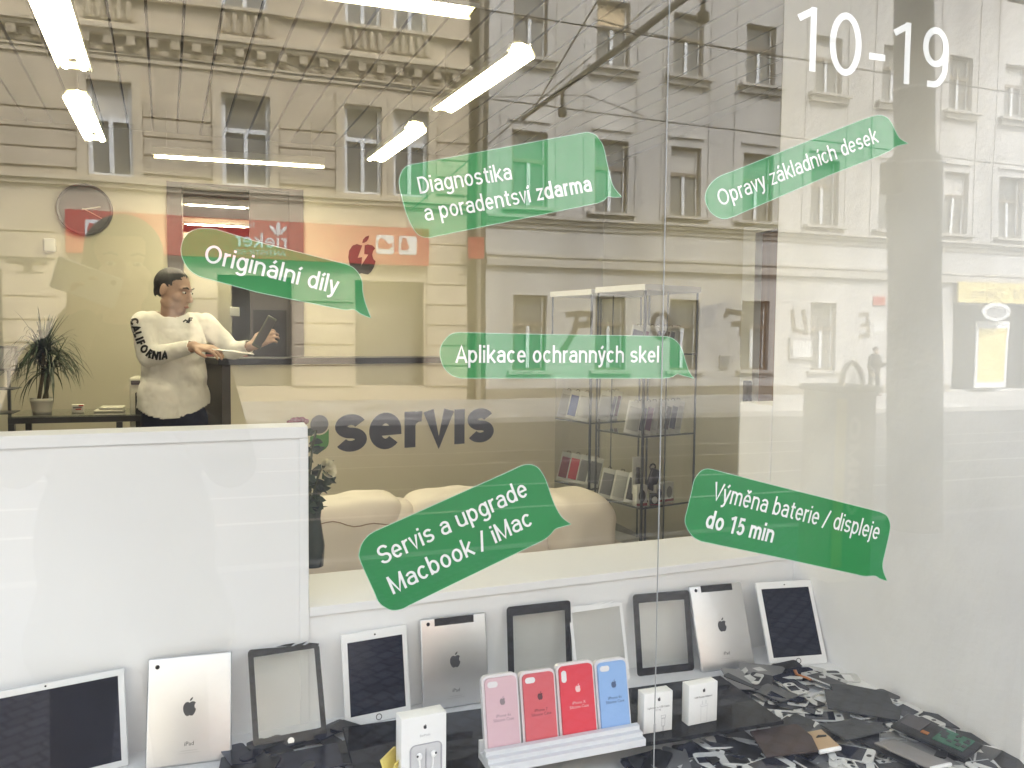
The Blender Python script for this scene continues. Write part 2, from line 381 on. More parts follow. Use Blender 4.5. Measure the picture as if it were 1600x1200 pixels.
# ---------------------------------------------------------------- facades
M_stucco = pm('grey stucco', (0.50, 0.485, 0.465), 0.9, var=0.17, scale=0.9, bump=0.12, bscale=60, stretch=(1, 1, 0.18))
M_trimg = pm('stucco trim', (0.45, 0.425, 0.385), 0.9, var=0.1, scale=3)
M_sand = pm('sand stucco', (0.53, 0.45, 0.34), 0.9, var=0.17, scale=1.3, bump=0.12, bscale=50)
M_sandt = pm('sand trim', (0.57, 0.49, 0.37), 0.9, var=0.1, scale=4)
M_sandd = pm('sooty ornament', (0.46, 0.39, 0.29), 0.95, var=0.25, scale=8, bump=0.3, bscale=30)
M_plinth = pm('plinth stone', (0.25, 0.22, 0.18), 0.9, var=0.15, scale=3)
M_wglass = pm('window glass', (0.17, 0.168, 0.16), 0.06, var=0.3, scale=0.7, spec=0.5)  # pale base colour stands in for sky mirrored in the panes
M_brown = pm('brown frame paint', (0.23, 0.185, 0.14), 0.6)
M_white = pm('white frame paint', (0.74, 0.76, 0.78), 0.5, var=0.04)
M_blind = pm('cream blind', (0.75, 0.58, 0.36), 0.8)
M_curt = pm('net curtain', (0.55, 0.53, 0.5), 0.9, var=0.15, scale=9, stretch=(6, 1, 0.3))
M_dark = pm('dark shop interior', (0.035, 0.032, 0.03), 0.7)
M_paintg = pm('graffiti paint', (0.17, 0.145, 0.11), 0.8)
M_iron = pm('grey pole paint', (0.16, 0.165, 0.165), 0.55, var=0.12, scale=5)
M_wire = pm('wire', (0.05, 0.05, 0.05), 0.6)

def wall_openings(mb, x0, x1, z0, z1, y, th, ops, reveal=0.2):
    """wall with its face at y (towards the street = +y), real openings with reveals; ops = (xa, xb, za, zb)"""
    xs = sorted({x0, x1, *[o[0] for o in ops], *[o[1] for o in ops]}); zs = sorted({z0, z1, *[o[2] for o in ops], *[o[3] for o in ops]})
    for i in range(len(xs)-1):
        for j in range(len(zs)-1):
            a, b, c, d = xs[i], xs[i+1], zs[j], zs[j+1]; mx, mz = (a+b)/2, (c+d)/2
            if any(o[0] < mx < o[1] and o[2] < mz < o[3] for o in ops): continue
            mb.add([(a, y, c), (b, y, c), (b, y, d), (a, y, d)], [(3, 2, 1, 0)])
    for a, b, c, d in ops:
        r = y-reveal
        mb.add([(a, y, c), (a, r, c), (a, r, d), (a, y, d)], [(0, 1, 2, 3)]); mb.add([(b, y, c), (b, r, c), (b, r, d), (b, y, d)], [(3, 2, 1, 0)])
        mb.add([(a, y, c), (b, y, c), (b, r, c), (a, r, c)], [(0, 1, 2, 3)]); mb.add([(a, y, d), (b, y, d), (b, r, d), (a, r, d)], [(3, 2, 1, 0)])
    mb.add([(x0, y-th, z0), (x1, y-th, z0), (x1, y-th, z1), (x0, y-th, z1)], [(0, 1, 2, 3)])
    mb.add([(x0, y, z0), (x0, y-th, z0), (x0, y-th, z1), (x0, y, z1)], [(0, 1, 2, 3)]); mb.add([(x1, y, z0), (x1, y-th, z0), (x1, y-th, z1), (x1, y, z1)], [(3, 2, 1, 0)])
    mb.add([(x0, y, z1), (x1, y, z1), (x1, y-th, z1), (x0, y-th, z1)], [(0, 1, 2, 3)])
def window(par, x0, x1, z0, z1, y, fm, kind=0, blind=None):
    """casement window standing in a reveal; its pane is a part of it"""
    w = 0.07; f = MB(); yy = y
    f.span((x0, yy-.05, z0), (x0+w, yy, z1)); f.span((x1-w, yy-.05, z0), (x1, yy, z1))
    f.span((x0+w, yy-.05, z1-w), (x1-w, yy, z1)); f.span((x0+w, yy-.05, z0), (x1-w, yy, z0+w))
    tz = z0+(z1-z0)*0.62; mx = (x0+x1)/2
    f.span((x0+w, yy-.045, tz-.06), (x1-w, yy+.012, tz+.05))
    f.span((mx-.05, yy-.045, z0+w), (mx+.05, yy+.01, tz-.06), mi=1)
    for xa in (x0+w, x1-w-.03): f.span((xa, yy-.044, z0+w), (xa+.03, yy-.004, z1-w), mi=1 if xa > mx else 0)
    o = f.build('window', [fm, M_white], par)
    p = MB(); p.span((x0+w*.5, yy-.075, z0+w*.5), (x1-w*.5, yy-.055, z1-w*.5)); p.build('pane', M_wglass, o)
    if blind:
        c = MB(); c.span((x0+w, yy-.052, tz+.05), (x1-w, yy-.047, z1-w)); c.build('blind', blind, o)
    return o

# grey house, seen on the right of the reflection
yF = -21.0
house = thing('town_house', 'plain grey stucco town house with brown windows, mirrored in the right of the glass', 'building', (16.5, yF, -0.3))
gx = [7.45, 9.98, 12.5, 15.02, 17.55, 20.2, 23.0, 25.5, 28.0, 30.5, 33.0]
ops = []
for x in gx:
    ops += [(x, x+1.05, 9.25, 11.1), (x, x+1.08, 5.1, 7.2)]
    if x < 20: ops.append((x+.1, x+1.1, 0.5, 2.64))
ops += [(x, x+1.05, 13.2, 15.0) for x in gx]; ops += [(23.6, 27.6, -0.2, 2.75), (30, 33, -.2, 2.75)]
mb = MB(); wall_openings(mb, 6.75, 40, -0.6, 17, yF, 8, ops); buildw(mb, 'wall', M_stucco, house)
mb = MB()
mb.span((6.75, yF, 4.78), (40, yF+.22, 4.86)); mb.span((6.75, yF, 4.66), (40, yF+.12, 4.776)); mb.span((6.75, yF, 4.52), (40, yF+.05, 4.655))
mb.span((6.75, yF, 3.72), (40, yF+.10, 3.80)); mb.span((6.75, yF, 3.44), (40, yF+.14, 3.60)); mb.span((6.75, yF, 3.60), (40, yF+.06, 3.715))
buildw(mb, 'cornice', M_trimg, house)
mb = MB(); mb.span((6.75, yF, -.55), (23.5, yF+.06, 0.0)); buildw(mb, 'plinth', M_plinth, house)
mb = MB()
for i, x in enumerate(gx):       # shallow lesenes and apron panels between the rows
    mb.span((x-.35, yF, 4.87), (x-.24, yF+.03, 17)); mb.span((x+1.3, yF, 4.87), (x+1.41, yF+.03, 17))
    mb.span((x-.1, yF, 7.45), (x+1.15, yF+.07, 7.52))
buildw(mb, 'wall_relief', M_stucco, house)
for i, x in enumerate(gx):
    o = window(house, x, x+1.05, 9.25, 11.1, yF-.16, M_brown, blind=M_blind if i == 1 else (M_curt if i in (4, 7) else None))
    o2 = window(house, x, x+1.08, 5.1, 7.2, yF-.16, M_brown, blind=M_curt if i in (2, 6) else None)
    for q in (o, o2):
        for s in [q]+list(q.children): s.location = s.location if s is not q else -Vector(house.location)
    for z in (9.25, 5.1):
        sl = MB(); sl.span((x-.28, yF-.15, z-.10), (x+1.33, yF+.24, z-.02)); sl.span((x-.2, yF, z-.28), (x+1.25, yF+.13, z-.10)) if z > 9 else None
        buildw(sl, 'sill', M_trimg, house)
    if x < 20:
        q = window(house, x+.1, x+1.1, 0.5, 2.64, yF-.16, M_brown); q.location = -Vector(house.location)
        sl = MB(); sl.span((x-.05, yF-.15, 0.40), (x+1.3, yF+.12, 0.49)); buildw(sl, 'sill', M_trimg, house)
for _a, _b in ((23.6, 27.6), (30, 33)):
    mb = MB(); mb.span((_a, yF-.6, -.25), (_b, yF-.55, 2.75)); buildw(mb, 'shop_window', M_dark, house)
def letters_on(mb, word, x, z, hgt, w, y, flip=1):
    lettering(mb, word, w, lambda u, v, k: (x+u*hgt, y+.004+.0015*k, z+v*hgt))
# scrawled letters: the mirror turns them round; on the wall they read the right way
def scrawl(lines, c, s):
    mb = MB()
    for i, L in enumerate(lines):
        o = stroke_strip(L, 0.10); V = []
        for l, r in o: V += [(c[0]-l.x*s, yF+.006+.002*i, c[1]+l.y*s), (c[0]-r.x*s, yF+.006+.002*i, c[1]+r.y*s)]
        mb.add(V, [(2*j, 2*j+1, 2*j+3, 2*j+2) for j in range(len(o)-1)])
    return mb
# outlines as they show in the photograph, turned round by the pane
for px, py, s, lines in ((905, 515, .9, [[(-.5, .45), (-.1, .5), (-.2, -.1), (-.6, -.7)], [(-.1, .5), (.35, .5), (.3, .15), (-.15, .12)]]),
                         (1034, 512, .75, [arc(0, .1, .4, .5, 100, 440, 20)]),
                         (1150, 510, .8, [[(-.5, .35), (-.35, .6), (.35, .5), (.3, -.4)], [(-.15, .1), (.3, .1)]]),
                         (1250, 508, .8, [[(-.4, .6), (-.3, -.2), (.25, -.3), (.25, -.1), (.1, .6)]]),
                         (1348, 512, .75, [[(-.3, .55), (.15, .6), (.2, .2), (-.15, .1)], [(.2, .15), (.28, -.3), (-.25, -.35)]])):
    p = mir(px, py, 21)
    lin = [[(-q[0], q[1]) for q in L] for L in lines]
    o = scrawl(lin, (p.x, p.z), s); buildw(o, 'graffiti', M_paintg, house)
def wall_box(name, label, cat, a, b, d, mats, inner=None):
    p, q = mir(a[0], a[1], 21), mir(b[0], b[1], 21)
    t = thing(name, label, cat, ((p.x+q.x)/2, yF, (p.z+q.z)/2))
    mb = MB(); mb.span((p.x, yF+.004, q.z), (q.x, yF+d, p.z)); buildw(mb, 'case', mats[0], t, 0.01)
    if len(mats) > 1:
        mb = MB(); mb.span((p.x+.1*(q.x-p.x), yF+d+.004, q.z+.12*(p.z-q.z)), (q.x-.1*(q.x-p.x), yF+d+.012, p.z-.12*(p.z-q.z))); buildw(mb, 'front', mats[1], t)
    return t
M_grey = pm('weathered metal', (0.3, 0.3, 0.3), 0.5); M_paper = pm('paper', (0.7, 0.7, 0.68), 0.8); M_redsign = pm('red enamel', (0.45, 0.05, 0.04), 0.5)
wall_box('notice_case', 'grey framed notice case on the stucco wall below the scrawled letter U', 'notice case', (1231, 527), (1264, 560), .1, [M_grey, M_paper])
wall_box('meter_box', 'small shallow meter box with dark edge on the grey house wall', 'meter box', (1126, 553), (1140, 574), .07, [M_stucco, M_grey])
wall_box('house_number', 'small red number plate on the grey house behind the tram pole', 'house number', (1361, 464), (1379, 478), .05, [M_redsign])
wall_box('wall_notice', 'white paper notice on the wall below the red plate', 'notice', (1363, 502), (1378, 518), .02, [M_paper])
# bakery-like shop at the far right
M_yel = pm('yellow sign board', (0.72, 0.6, 0.22), 0.6, var=0.05); M_ltxt = pm('sign lettering brown', (0.22, 0.15, 0.08), 0.7)
a, b = mir(1491, 441, 21), mir(1640, 477, 21)
t = thing('shop_fascia', 'long yellow shop fascia with brown lettering over the dark shop window at far right', 'shop sign', (a.x, yF, b.z))
mb = MB(); mb.span((a.x, yF+.16, b.z), (b.x, yF+.24, a.z)); buildw(mb, 'board', M_yel, t)
mb = MB(); lettering(mb, 'STVI', .11, lambda u, v, k: (26.85-u*.40, yF+.245+.001*k, 2.93+v*.36)); buildw(mb, 'lettering', M_ltxt, t); mb = MB(); lettering(mb, 'Caletna', .07, lambda u, v, k: (25.5-u*.38, yF+.245+.001*k, 2.95+v*.28)); buildw(mb, 'lettering', M_ltxt, t)
c = mir(1556, 487, 20.4); t = thing('oval_sign', 'white oval shop sign hanging under the yellow fascia', 'shop sign', c)
mb = MB(); mb.cyl((0, -.03, 0), (0, .03, 0), 1, n=32); mb.v = [(v[0]*.62, v[1], v[2]*.30) for v in mb.v]; mb.build('board', M_paper, t)
mb = MB(); mb.cyl((0, .034, 0), (0, .04, 0), 1, n=32); mb.v = [(v[0]*.45, v[1], v[2]*.18) for v in mb.v]; mb.build('panel', M_grey, t)
mb = MB(); mb.cyl((0, -.03, .2), (0, -.55, .25), .02); mb.build('bracket', M_iron, t)
a, b = mir(1530, 512, 20.7), mir(1570, 600, 20.7)
t = thing('poster_stand', 'white display board with a tall yellow poster by the far shop door', 'poster', ((a.x+b.x)/2, -20.7, b.z))
mb = MB(); mb.span((a.x-.12, -20.75, b.z-.1), (b.x+.12, -20.7, a.z+.25)); buildw(mb, 'board', M_paper, t)
mb = MB(); mb.span((a.x, -20.698, b.z+.1), (b.x, -20.69, a.z)); buildw(mb, 'poster', M_yel, t)

# sand coloured house, left of the reflection
sand = thing('ornate_house', 'sand coloured ornate house with banded masonry and balustrades, mirrored left of the grey house', 'building', (1, yF, -0.3))
SX0, SX1 = -22.0, 6.2
wins = [(-3.2, -2.2), (-0.15, 1.0), (2.85, 3.85), (4.15, 5.1)]
wins += [(-6.4, -5.4), (-8.9, -7.9), (-12, -11), (-15, -14)]
ops = [(a, b, 5.2, 7.45) for a, b in wins]; ops += [(a+.02, b-.02, 9.5, 11.8) for a, b in wins]
shopops = [(-3.65, -.95, .1, 2.9), (-.3, 1.5, .1, 2.9), (3.13, 5.02, .1, 2.9), (-8.5, -5, .1, 2.9)]
mb = MB(); wall_openings(mb, SX0, SX1, -.6, 16, yF, 8, ops+shopops); buildw(mb, 'wall', M_sand, sand)
mb = MB(); mb.span((SX0, yF-.55, 0), (SX1, yF-.5, 3.0)); buildw(mb, 'shop_window', M_wglass, sand)
# banded masonry: real courses standing proud of the wall
def courses(x0, x1, z0, z1, hgt=.46, gap=.05):
    z = z0; mb = MB()
    while z+hgt-gap <= z1+.02:
        mb.span((x0, yF, z), (x1, yF+.05, z+hgt-gap)); z += hgt
    buildw(mb, 'masonry_courses', M_sand, sand)
edges = sorted([(a-.24, b+.24) for a, b in wins]); prev = SX0+.2
for a, b in edges:
    if a-prev > .25: courses(prev, a, 5.32, 7.5)
    prev = b
courses(prev, SX1, 5.32, 7.5)
for a, b in ((-5, -3.9), (-.9, -.35), (1.55, 3.08), (5.1, SX1)): courses(a, b, .1, 3.1 if a < 5 else 4.9, .55, .04)
courses(-12, -3.9, 3.2, 4.9, .6, .04)
mb = MB()
for z, d, hh in ((5.02, .16, .1), (4.9, .09, .115), (7.95, .06, .12), (8.62, .30, .10), (8.52, .22, .096), (8.74, .10, .09), (9.42, .16, .09), (8.08, .1, .05)):
    mb.span((SX0, yF, z), (SX1+.02, yF+d, z+hh-.004))
buildw(mb, 'mouldings', M_sandt, sand)
mb = MB(); x = SX0+.2
while x < SX1-.2:                    # brackets and swags of the frieze
    mb.span((x, yF, 8.30), (x+.20, yF+.2, 8.515)); mb.ell((x+.1, yF+.03, 8.24), (.09, .08, .08), u=8, v=6); mb.ell((x+.35, yF, 8.2), (.13, .06, .1), u=8, v=6)
    x += .5
mb.span((SX0, yF, 8.13), (SX1, yF+.012, 8.5))
for a, b in wins:
    n = 5; e0 = .145 if a == 4.15 else .22; xx = [a-.05+(b-a+.1)*(i+.5)/n for i in range(n)]
    mb.span((a-.12, yF, 8.9), (b+.12, yF+.02, 9.38))
    for q in xx: mb.lathe([(.05, 8.9), (.085, 9.0), (.05, 9.12), (.08, 9.2), (.05, 9.36)], 8, (q, yF+.07, 0))
buildw(mb, 'frieze_ornament', M_sandd, sand)
for a, b in wins:
    q = window(sand, a, b, 5.2, 7.45, yF-.14, M_white, blind=M_curt if a in (-3.2, 4.15) else None); q.location = -Vector(sand.location)
    q = window(sand, a+.02, b-.02, 9.5, 11.8, yF-.14, M_white); q.location = -Vector(sand.location)
    sr = MB(); sr.span((a-(.145 if a == 4.15 else .22), yF, 5.125), (a, yF+.07, 7.72)); sr.span((b, yF, 5.125), (b+(.145 if b == 3.85 else .22), yF+.07, 7.72)); sr.span((a, yF, 7.45), (b, yF+.07, 7.72))
    buildw(sr, 'window_surround', M_sandt, sand)
mb = MB(); p = mir(45, 430, 21)
for i, L in enumerate([[(-.55, .5), (.5, .45)], [(0, .5), (.05, -.8)], [(-.3, 0), (.4, 0)]]):
    o = stroke_strip(L, .11); V = []
    for l, r in o: V += [(p.x+l.x*.8, yF+.04+.002*i, p.z+l.y*.8), (p.x+r.x*.8, yF+.04+.002*i, p.z+r.y*.8)]
    mb.add(V, [(2*j, 2*j+1, 2*j+3, 2*j+2) for j in range(len(o)-1)])
buildw(mb, 'graffiti', M_paintg, sand)
mb = MB(); mb.cyl((6.5, yF+.1, -.3), (6.5, yF+.1, 16), .075, n=10); o = mb.build('drainpipe', M_plinth)
tag(o, 'dark drainpipe running down the gap between the two houses', 'drainpipe')
mb = MB(); mb.span((6.2, yF-1, -.5), (6.75, yF-.9, 16)); o = mb.build('gap_wall', M_plinth); tag(o, 'dark recessed wall in the narrow gap between the two houses', 'wall')

# red shop sign with white marks
M_red = pm('red sign board', (0.50, 0.035, 0.03), 0.5, var=0.05); M_signw = pm('sign white', (0.75, 0.75, 0.78), 0.5, var=0.03)
t = thing('shop_sign', 'long red shoe shop sign with white lettering and pictograms on the sand coloured house', 'shop sign', (.7, yF, 3.3))
mb = MB(); mb.span((-3.66, yF+.10, 3.32), (5.1, yF+.22, 4.32)); buildw(mb, 'board', M_red, t)
mb = MB(); ys = yF+.224
lettering(mb, 'rieker', .13, lambda u, v, k: (1.40-u*.44, ys+.001*k, 3.62+v*.36)); buildw(mb, 'lettering', M_signw, t); mb = MB(); lettering(mb, 'fashion', .1, lambda u, v, k: (.62-u*.16, ys+.001*k, 4.12+v*.13)); buildw(mb, 'lettering', M_signw, t); mb = MB(); lettering(mb, 'by', .1, lambda u, v, k: (.62-.60-u*.16, ys+.001*k, 4.12+v*.13))
buildw(mb, 'lettering', M_signw, t); mb = MB(); lettering(mb, 'ANTISTRESS', .1, lambda u, v, k: (1.36-u*.22, ys+.001*k, 3.42+v*.13))
buildw(mb, 'lettering', M_signw, t)
mb = MB(); fx, fz = 1.18, 4.10      # three-petalled flower mark
mb.ell((fx, ys, fz+.04), (.055, .006, .16), u=12, v=8); mb.ell((fx-.13, ys, fz), (.045, .006, .12), rot=(0, R(-38), 0), u=12, v=8); mb.ell((fx+.13, ys, fz), (.045, .006, .12), rot=(0, R(38), 0), u=12, v=8); mb.span((fx-.1, ys-.004, fz-.12), (fx+.1, ys+.005, fz-.085))
buildw(mb, 'flower_mark', M_signw, t)
for i, (xa, xb) in enumerate(((-3.26, -2.79), (-2.58, -2.1), (3.67, 4.15), (4.28, 4.76))):
    mb = MB(); Mx = Matrix(((1, 0, 0, xa), (0, 0, -1, ys+.008), (0, 1, 0, 3.6), (0, 0, 0, 1))); mb.prism(rrect(xb-xa, .5, .06), .008, Mx); o = buildw(mb, 'pictogram', M_signw, t)
    shoe = [(.06, .14), (.3, .12), (.44, .2), (.44, .3), (.34, .27), (.24, .38), (.1, .42), (.05, .3)] if i % 2 == 0 else [(.05, .12), (.22, .12), (.3, .2), (.24, .28), (.2, .45), (.1, .45), (.06, .3)]
    mb = MB(); Mx = Matrix(((1, 0, 0, xa-.7), (0, 0, -1, .012), (0, 1, 0, .3), (0, 0, 0, 1)))
    Mx = Matrix(((1, 0, 0, xa-t.location.x), (0, 0, -1, ys+.012-t.location.y), (0, 1, 0, 3.6-t.location.z), (0, 0, 0, 1))); mb.prism(shoe, .004, Mx); mb.build('shoe_mark', M_red, o)
    o.children[0].location = (0, 0, 0)
p = mir(745, 387, 20.6); t = thing('hanging_sign', 'small orange red hanging sign at the corner of the sand coloured house', 'shop sign', p)
mb = MB(); mb.box((0, 0, 0), (.42, .08, .6), rot=(0, 0, R(20))); mb.build('board', M_red, t); mb = MB(); mb.cyl((-.1, -.1, .2), (-.2, -.42, .2), .02); mb.build('bracket', M_iron, t)

# tram pole, bracket arm, overhead wires
pb = mir(1428, 825, 3.95); ptop = mir(1426, 0, 3.95); sh_ = (ptop-pb)/(ptop.z-pb.z)
t = thing('tram_pole', 'thick grey tubular tram pole with ring bands, mirrored at the right of the glass', 'pole', (pb.x, pb.y, 0))
def leanz(mb):
    mb.v = [(v[0]+sh_.x*v[2], v[1], v[2]) for v in mb.v]; return mb
_k = math.cos(R(24.5)); _w = lambda x0, x1, y: (mir(x1, y, 3.95)-mir(x0, y, 3.95)).x/2*_k
rl, ru = _w(1393, 1462, 600), _w(1400, 1452, 120); zs = mir(1427, 240, 3.95).z; zb1 = mir(1427, 146, 3.95).z; zb2 = mir(1427, 262, 3.95).z
mb = MB(); mb.lathe([(.0, -.05), (rl, -.05), (rl, zs-.1), (rl*.97, zs-.04), (ru*1.02, zs), (ru, zs+.05), (ru*.97, 9)], 28); leanz(mb).build('pole', M_iron, t)
for z, r in ((zb2, rl+.006), (zb1, ru+.008)):
    mb = MB(); mb.lathe([(r-.012, z), (r, z+.004), (r, z+.022), (r-.012, z+.026)], 28); leanz(mb).build('band', M_rail, t)
mb = MB(); mb.rbox((-rl-.06, .04, zb2-.10), (.12, .14, .24), .03); mb.rbox((-rl-.05, .03, zb2-.32), (.07, .1, .1), .03); leanz(mb).build('junction_box', M_iron, t)
arm0 = Vector((pb.x, pb.y, 5.45)); e1 = mir(815, 187, 12.6)
for q in range(1):
    d = e1-arm0
mb = MB(); A0 = arm0-Vector((pb.x, pb.y, 0)); A1 = e1-Vector((pb.x, pb.y, 0)); mb.tube([A0, A0.lerp(A1, .5), A1], [.05, .045, .036], 10); arm = mb.build('bracket_arm', M_iron, t)
mb = MB(); mb.tube([Vector((0, 0, 8.2)), A0.lerp(A1, .35)+Vector((0, 0, .05))], .012, 6); mb.tube([Vector((0, 0, 8.4)), A0.lerp(A1, .93)+Vector((0, 0, .05))], .012, 6); mb.build('stay_wire', M_wire, t)
for q in (.36, .80):
    P = A0.lerp(A1, q); mb = MB(); mb.cyl(P, P-Vector((0, 0, .3)), .03); mb.rbox(P-Vector((0, 0, .36)), (.12, .12, .13), .03); mb.build('insulator', M_wire, arm)
def wire(label, pts, r=.012):
    mb = MB(); mb.tube(pts, r, 6); return tag(mb.build('overhead_wire', M_wire), label, 'wire', 'overhead tram wires')
def wy(px, py, D): return mir(px, py, D)
a, b = wy(760, 154, 10.3), wy(1600, 261, 10.3); d = (b-a).normalized(); wire('overhead tram wire crossing the glass just above the green bubbles', [a-d*25, a, b, b+d*25], .011)
a, b = wy(758, 16, 7.2), wy(1160, 79, 7.2); d = (b-a).normalized(); wire('overhead tram wire nearest the glass, running behind the 10-19 lettering', [a-d*25, a, b, b+d*25], .009)
a, b = wy(960, 56, 9.2), wy(740, 245, 9.2); wire('slanting span wire between the tram wires and the sand coloured house', [a+(a-b)*1.5, a, b, b+(b-a)*.4], .008)
a, b = wy(917, 149, 10.2), wy(1005, 181, 10.2); c = wy(745, 152, 10.2); wire('short slack span wire under the bracket arm', [c, wy(870, 148, 10.2), a, b], .008)
a, b = wy(1000, 50, 7.25), wy(1180, 85, 7.25); wire('slack double wire below the bracket arm clamp', [wy(925, 30, 7.25), a, b], .007)

# litter bin with a hoop
c = mir(1307, 700, 3.0); zt = mir(1307, 608, 3.0).z; bx = (mir(1345, 700, 3.0).x-mir(1270, 700, 3.0).x)
t = thing('litter_bin', 'boxy grey street litter bin with a yellow side and a pale hoop above', 'litter bin', (c.x, -3.0, 0))
M_bin = pm('bin grey', (0.25, 0.24, 0.2), 0.6); M_bpost = pm('sticker yellow', (0.62, 0.52, 0.16), 0.6); M_hoop = pm('hoop pale', (0.6, 0.55, 0.5), 0.5)
mb = MB(); mb.rbox((0, 0, zt/2), (bx*.9, .3, zt), .02); mb.build('body', M_bin, t)
mb = MB(); mb.rbox((0, 0, zt+.015), (bx, .34, .04), .015); mb.build('lid', M_bin, t)
mb = MB(); mb.span((-bx*.43, .152, .1), (-bx*.22, .156, zt-.04)); mb.build('yellow_strip', M_bpost, t)
mb = MB(); lettering(mb, 'OMNO', .2, lambda u, v, k: (-bx*.14+v*.085, .152+.0008*k, zt-.14-u*.17)); mb.build('lettering', M_hoop, t)
mb = MB(); w = bx*.23; mb.tube([(w, .1, .3), (w, .1, zt-.0)]+[(w*math.cos(R(q)), .1, zt+.02+.15*math.sin(R(q))) for q in range(0, 181, 12)]+[(-w, .1, zt)], .018, 8); mb.build('hoop', M_hoop, t)

# ------------------------------------------------------------------ the shop's own front around the pane
M_front = pm('shopfront render', (0.45, 0.43, 0.4), 0.85, var=0.1, scale=3, bump=0.1)
mb = MB(); PX0, PX1, PZ0, PZ1 = -1.62, 1.46, 0.42, 2.16
mb.span((-9, -.12, -.3), (PX0-.06, .25, 5)); mb.span((PX1+.06, -.12, -.3), (14, .25, 5)); mb.span((PX0-.06, -.12, -.3), (PX1+.06, .06, PZ0-.06)); mb.span((PX0-.06, -.12, PZ1+.06), (PX1+.06, .25, 5))
o = mb.build('shopfront_wall', M_front); tag(o, 'plain rendered shopfront wall surrounding the display window', 'wall')
mb = MB(); mb.span((-9, -.12, 5.004), (14, 9, 15)); o = mb.build('upper_storeys', M_front); tag(o, 'plain upper storeys above the shopfront', 'building')
# ================================================================== the pane, the display shelf, the room behind
M_glass = clear('window pane glass', (0.975, 0.985, 0.98), 0.046); dusty(M_glass, .003)
M_edge = pm('glass edge silicone', (0.42, 0.43, 0.43), 0.9, spec=0.0)
SEAM = on(1026, 900, 1, 0).x
for nm, a, b, lab in (('window_pane', PX0, SEAM-.0004, 'large left pane of the shop window with five of the green bubbles stuck to it'),
                      ('window_pane', SEAM+.0004, PX1, 'right pane of the shop window carrying the white 10-19 lettering')):
    mb = MB(); mb.span((a, -.006, PZ0), (b, 0, PZ1)); _d = 3 if abs(b-SEAM) < .01 else 5; del mb.f[_d], mb.mi[_d], mb.sm[_d]     # butt edge: no face against the joint
    tag(mb.build(nm, M_glass), lab, 'window pane')
mb = MB(); mb.span((SEAM-.0003, -.0045, PZ0), (SEAM+.0003, -.0015, PZ1)); tag(mb.build('pane_joint', M_edge), 'thin vertical silicone joint between the two window panes', 'joint')
M_wframe = pm('white window frame', (0.72, 0.72, 0.71), 0.45, var=0.04)
mb = MB()
mb.span((PX0-.06, -.05, PZ0-.06), (PX0, .05, PZ1+.06)); mb.span((PX1, -.05, PZ0-.06), (PX1+.06, .05, PZ1+.06)); mb.span((PX0, -.05, PZ0-.06), (PX1, .05, PZ0)); mb.span((PX0, -.05, PZ1), (PX1, .05, PZ1+.06))
tag(mb.build('window_frame', M_wframe, bevel=.004), 'white window frame around the two shop panes', 'window frame')

M_wall = pm('white emulsion paint', (0.83, 0.83, 0.835), 0.75, var=0.045, scale=1.6, bump=0.06, bscale=25)
M_plast = pm('rough white plaster', (0.90, 0.885, 0.88), 0.85, var=0.05, scale=5, bump=0.35, bscale=14)
M_room = pm('cream room wall', (0.57, 0.54, 0.44), 0.8, var=0.04, scale=2, bump=0.05)
M_floor = pm('grey floor', (0.22, 0.21, 0.2), 0.5, var=0.1)
M_ceil = pm('ceiling slats', (0.62, 0.60, 0.555), 0.6, var=0.04, scale=2)
M_gap = pm('ceiling gap', (0.03, 0.028, 0.025), 0.9)
M_dgrey = pm('dark grey door lining', (0.085, 0.078, 0.082), 0.5, var=0.1)
M_black = pm('near black board', (0.02, 0.02, 0.024), 0.4, var=0.2)
SZ = 0.62                              # top of the display shelf
XW = 1.455                             # plastered side wall of the display
BY = 5.0                               # back wall
RX0, RX1, CZ = -3.4, 2.85, 2.80

mb = MB(); mb.span((-1.62, .06, SZ-.04), (XW, 1.02, SZ)); o = mb.build('display_shelf', M_wall); tag(o, 'white display shelf behind the pane, covered with tablets and broken screens', 'shelf')
mb = MB(); mb.span((XW, .055, -.02), (XW+.45, .872, CZ)); mb.span((XW, .8725, -.02), (XW+.45, 1.03, 1.262)); o = mb.build('side_wall', M_plast, bevel=.006); tag(o, 'rough white plaster side wall at the right end of the display', 'wall')

# divider at the back of the display: high at the left, low gap to the right
def dv(x, off=0.0): return .65+.07*x+off
TOPH, TOPL, XS = 1.258, 0.872, 0.151
th = thing('display_divider', 'white stepped panel wall behind the display, high at left and low to the right', 'partition', (0, .65, 0))
def slab(x0, x1, z0, z1, d0, d1):
    return [(x0, dv(x0, d0), z0), (x1, dv(x1, d0), z0), (x1, dv(x1, d1), z0), (x0, dv(x0, d1), z0), (x0, dv(x0, d0), z1), (x1, dv(x1, d0), z1), (x1, dv(x1, d1), z1), (x0, dv(x0, d1), z1)]
FB = [(0,3,2,1),(4,5,6,7),(0,1,5,4),(1,2,6,5),(2,3,7,6),(3,0,4,7)]
mb = MB(); mb.add(slab(-1.62, XS, 0, TOPH-.004, .006, .066), FB); mb.add(slab(XS+.0004, XW-.001, 0, TOPL-.004, .0062, .2), FB); buildw(mb, 'panel', M_wall, th)
mb = MB()
mb.add(slab(-1.62, XS, TOPH-.024, TOPH, 0, .09), FB); mb.add(slab(XS-.018, XS+.001, SZ+.001, TOPH-.0245, 0, .0895), FB)
mb.add(slab(XS+.002, XW-.002, TOPL-.02, TOPL, 0, .25), FB); buildw(mb, 'ledge', M_wall, th, .0015)

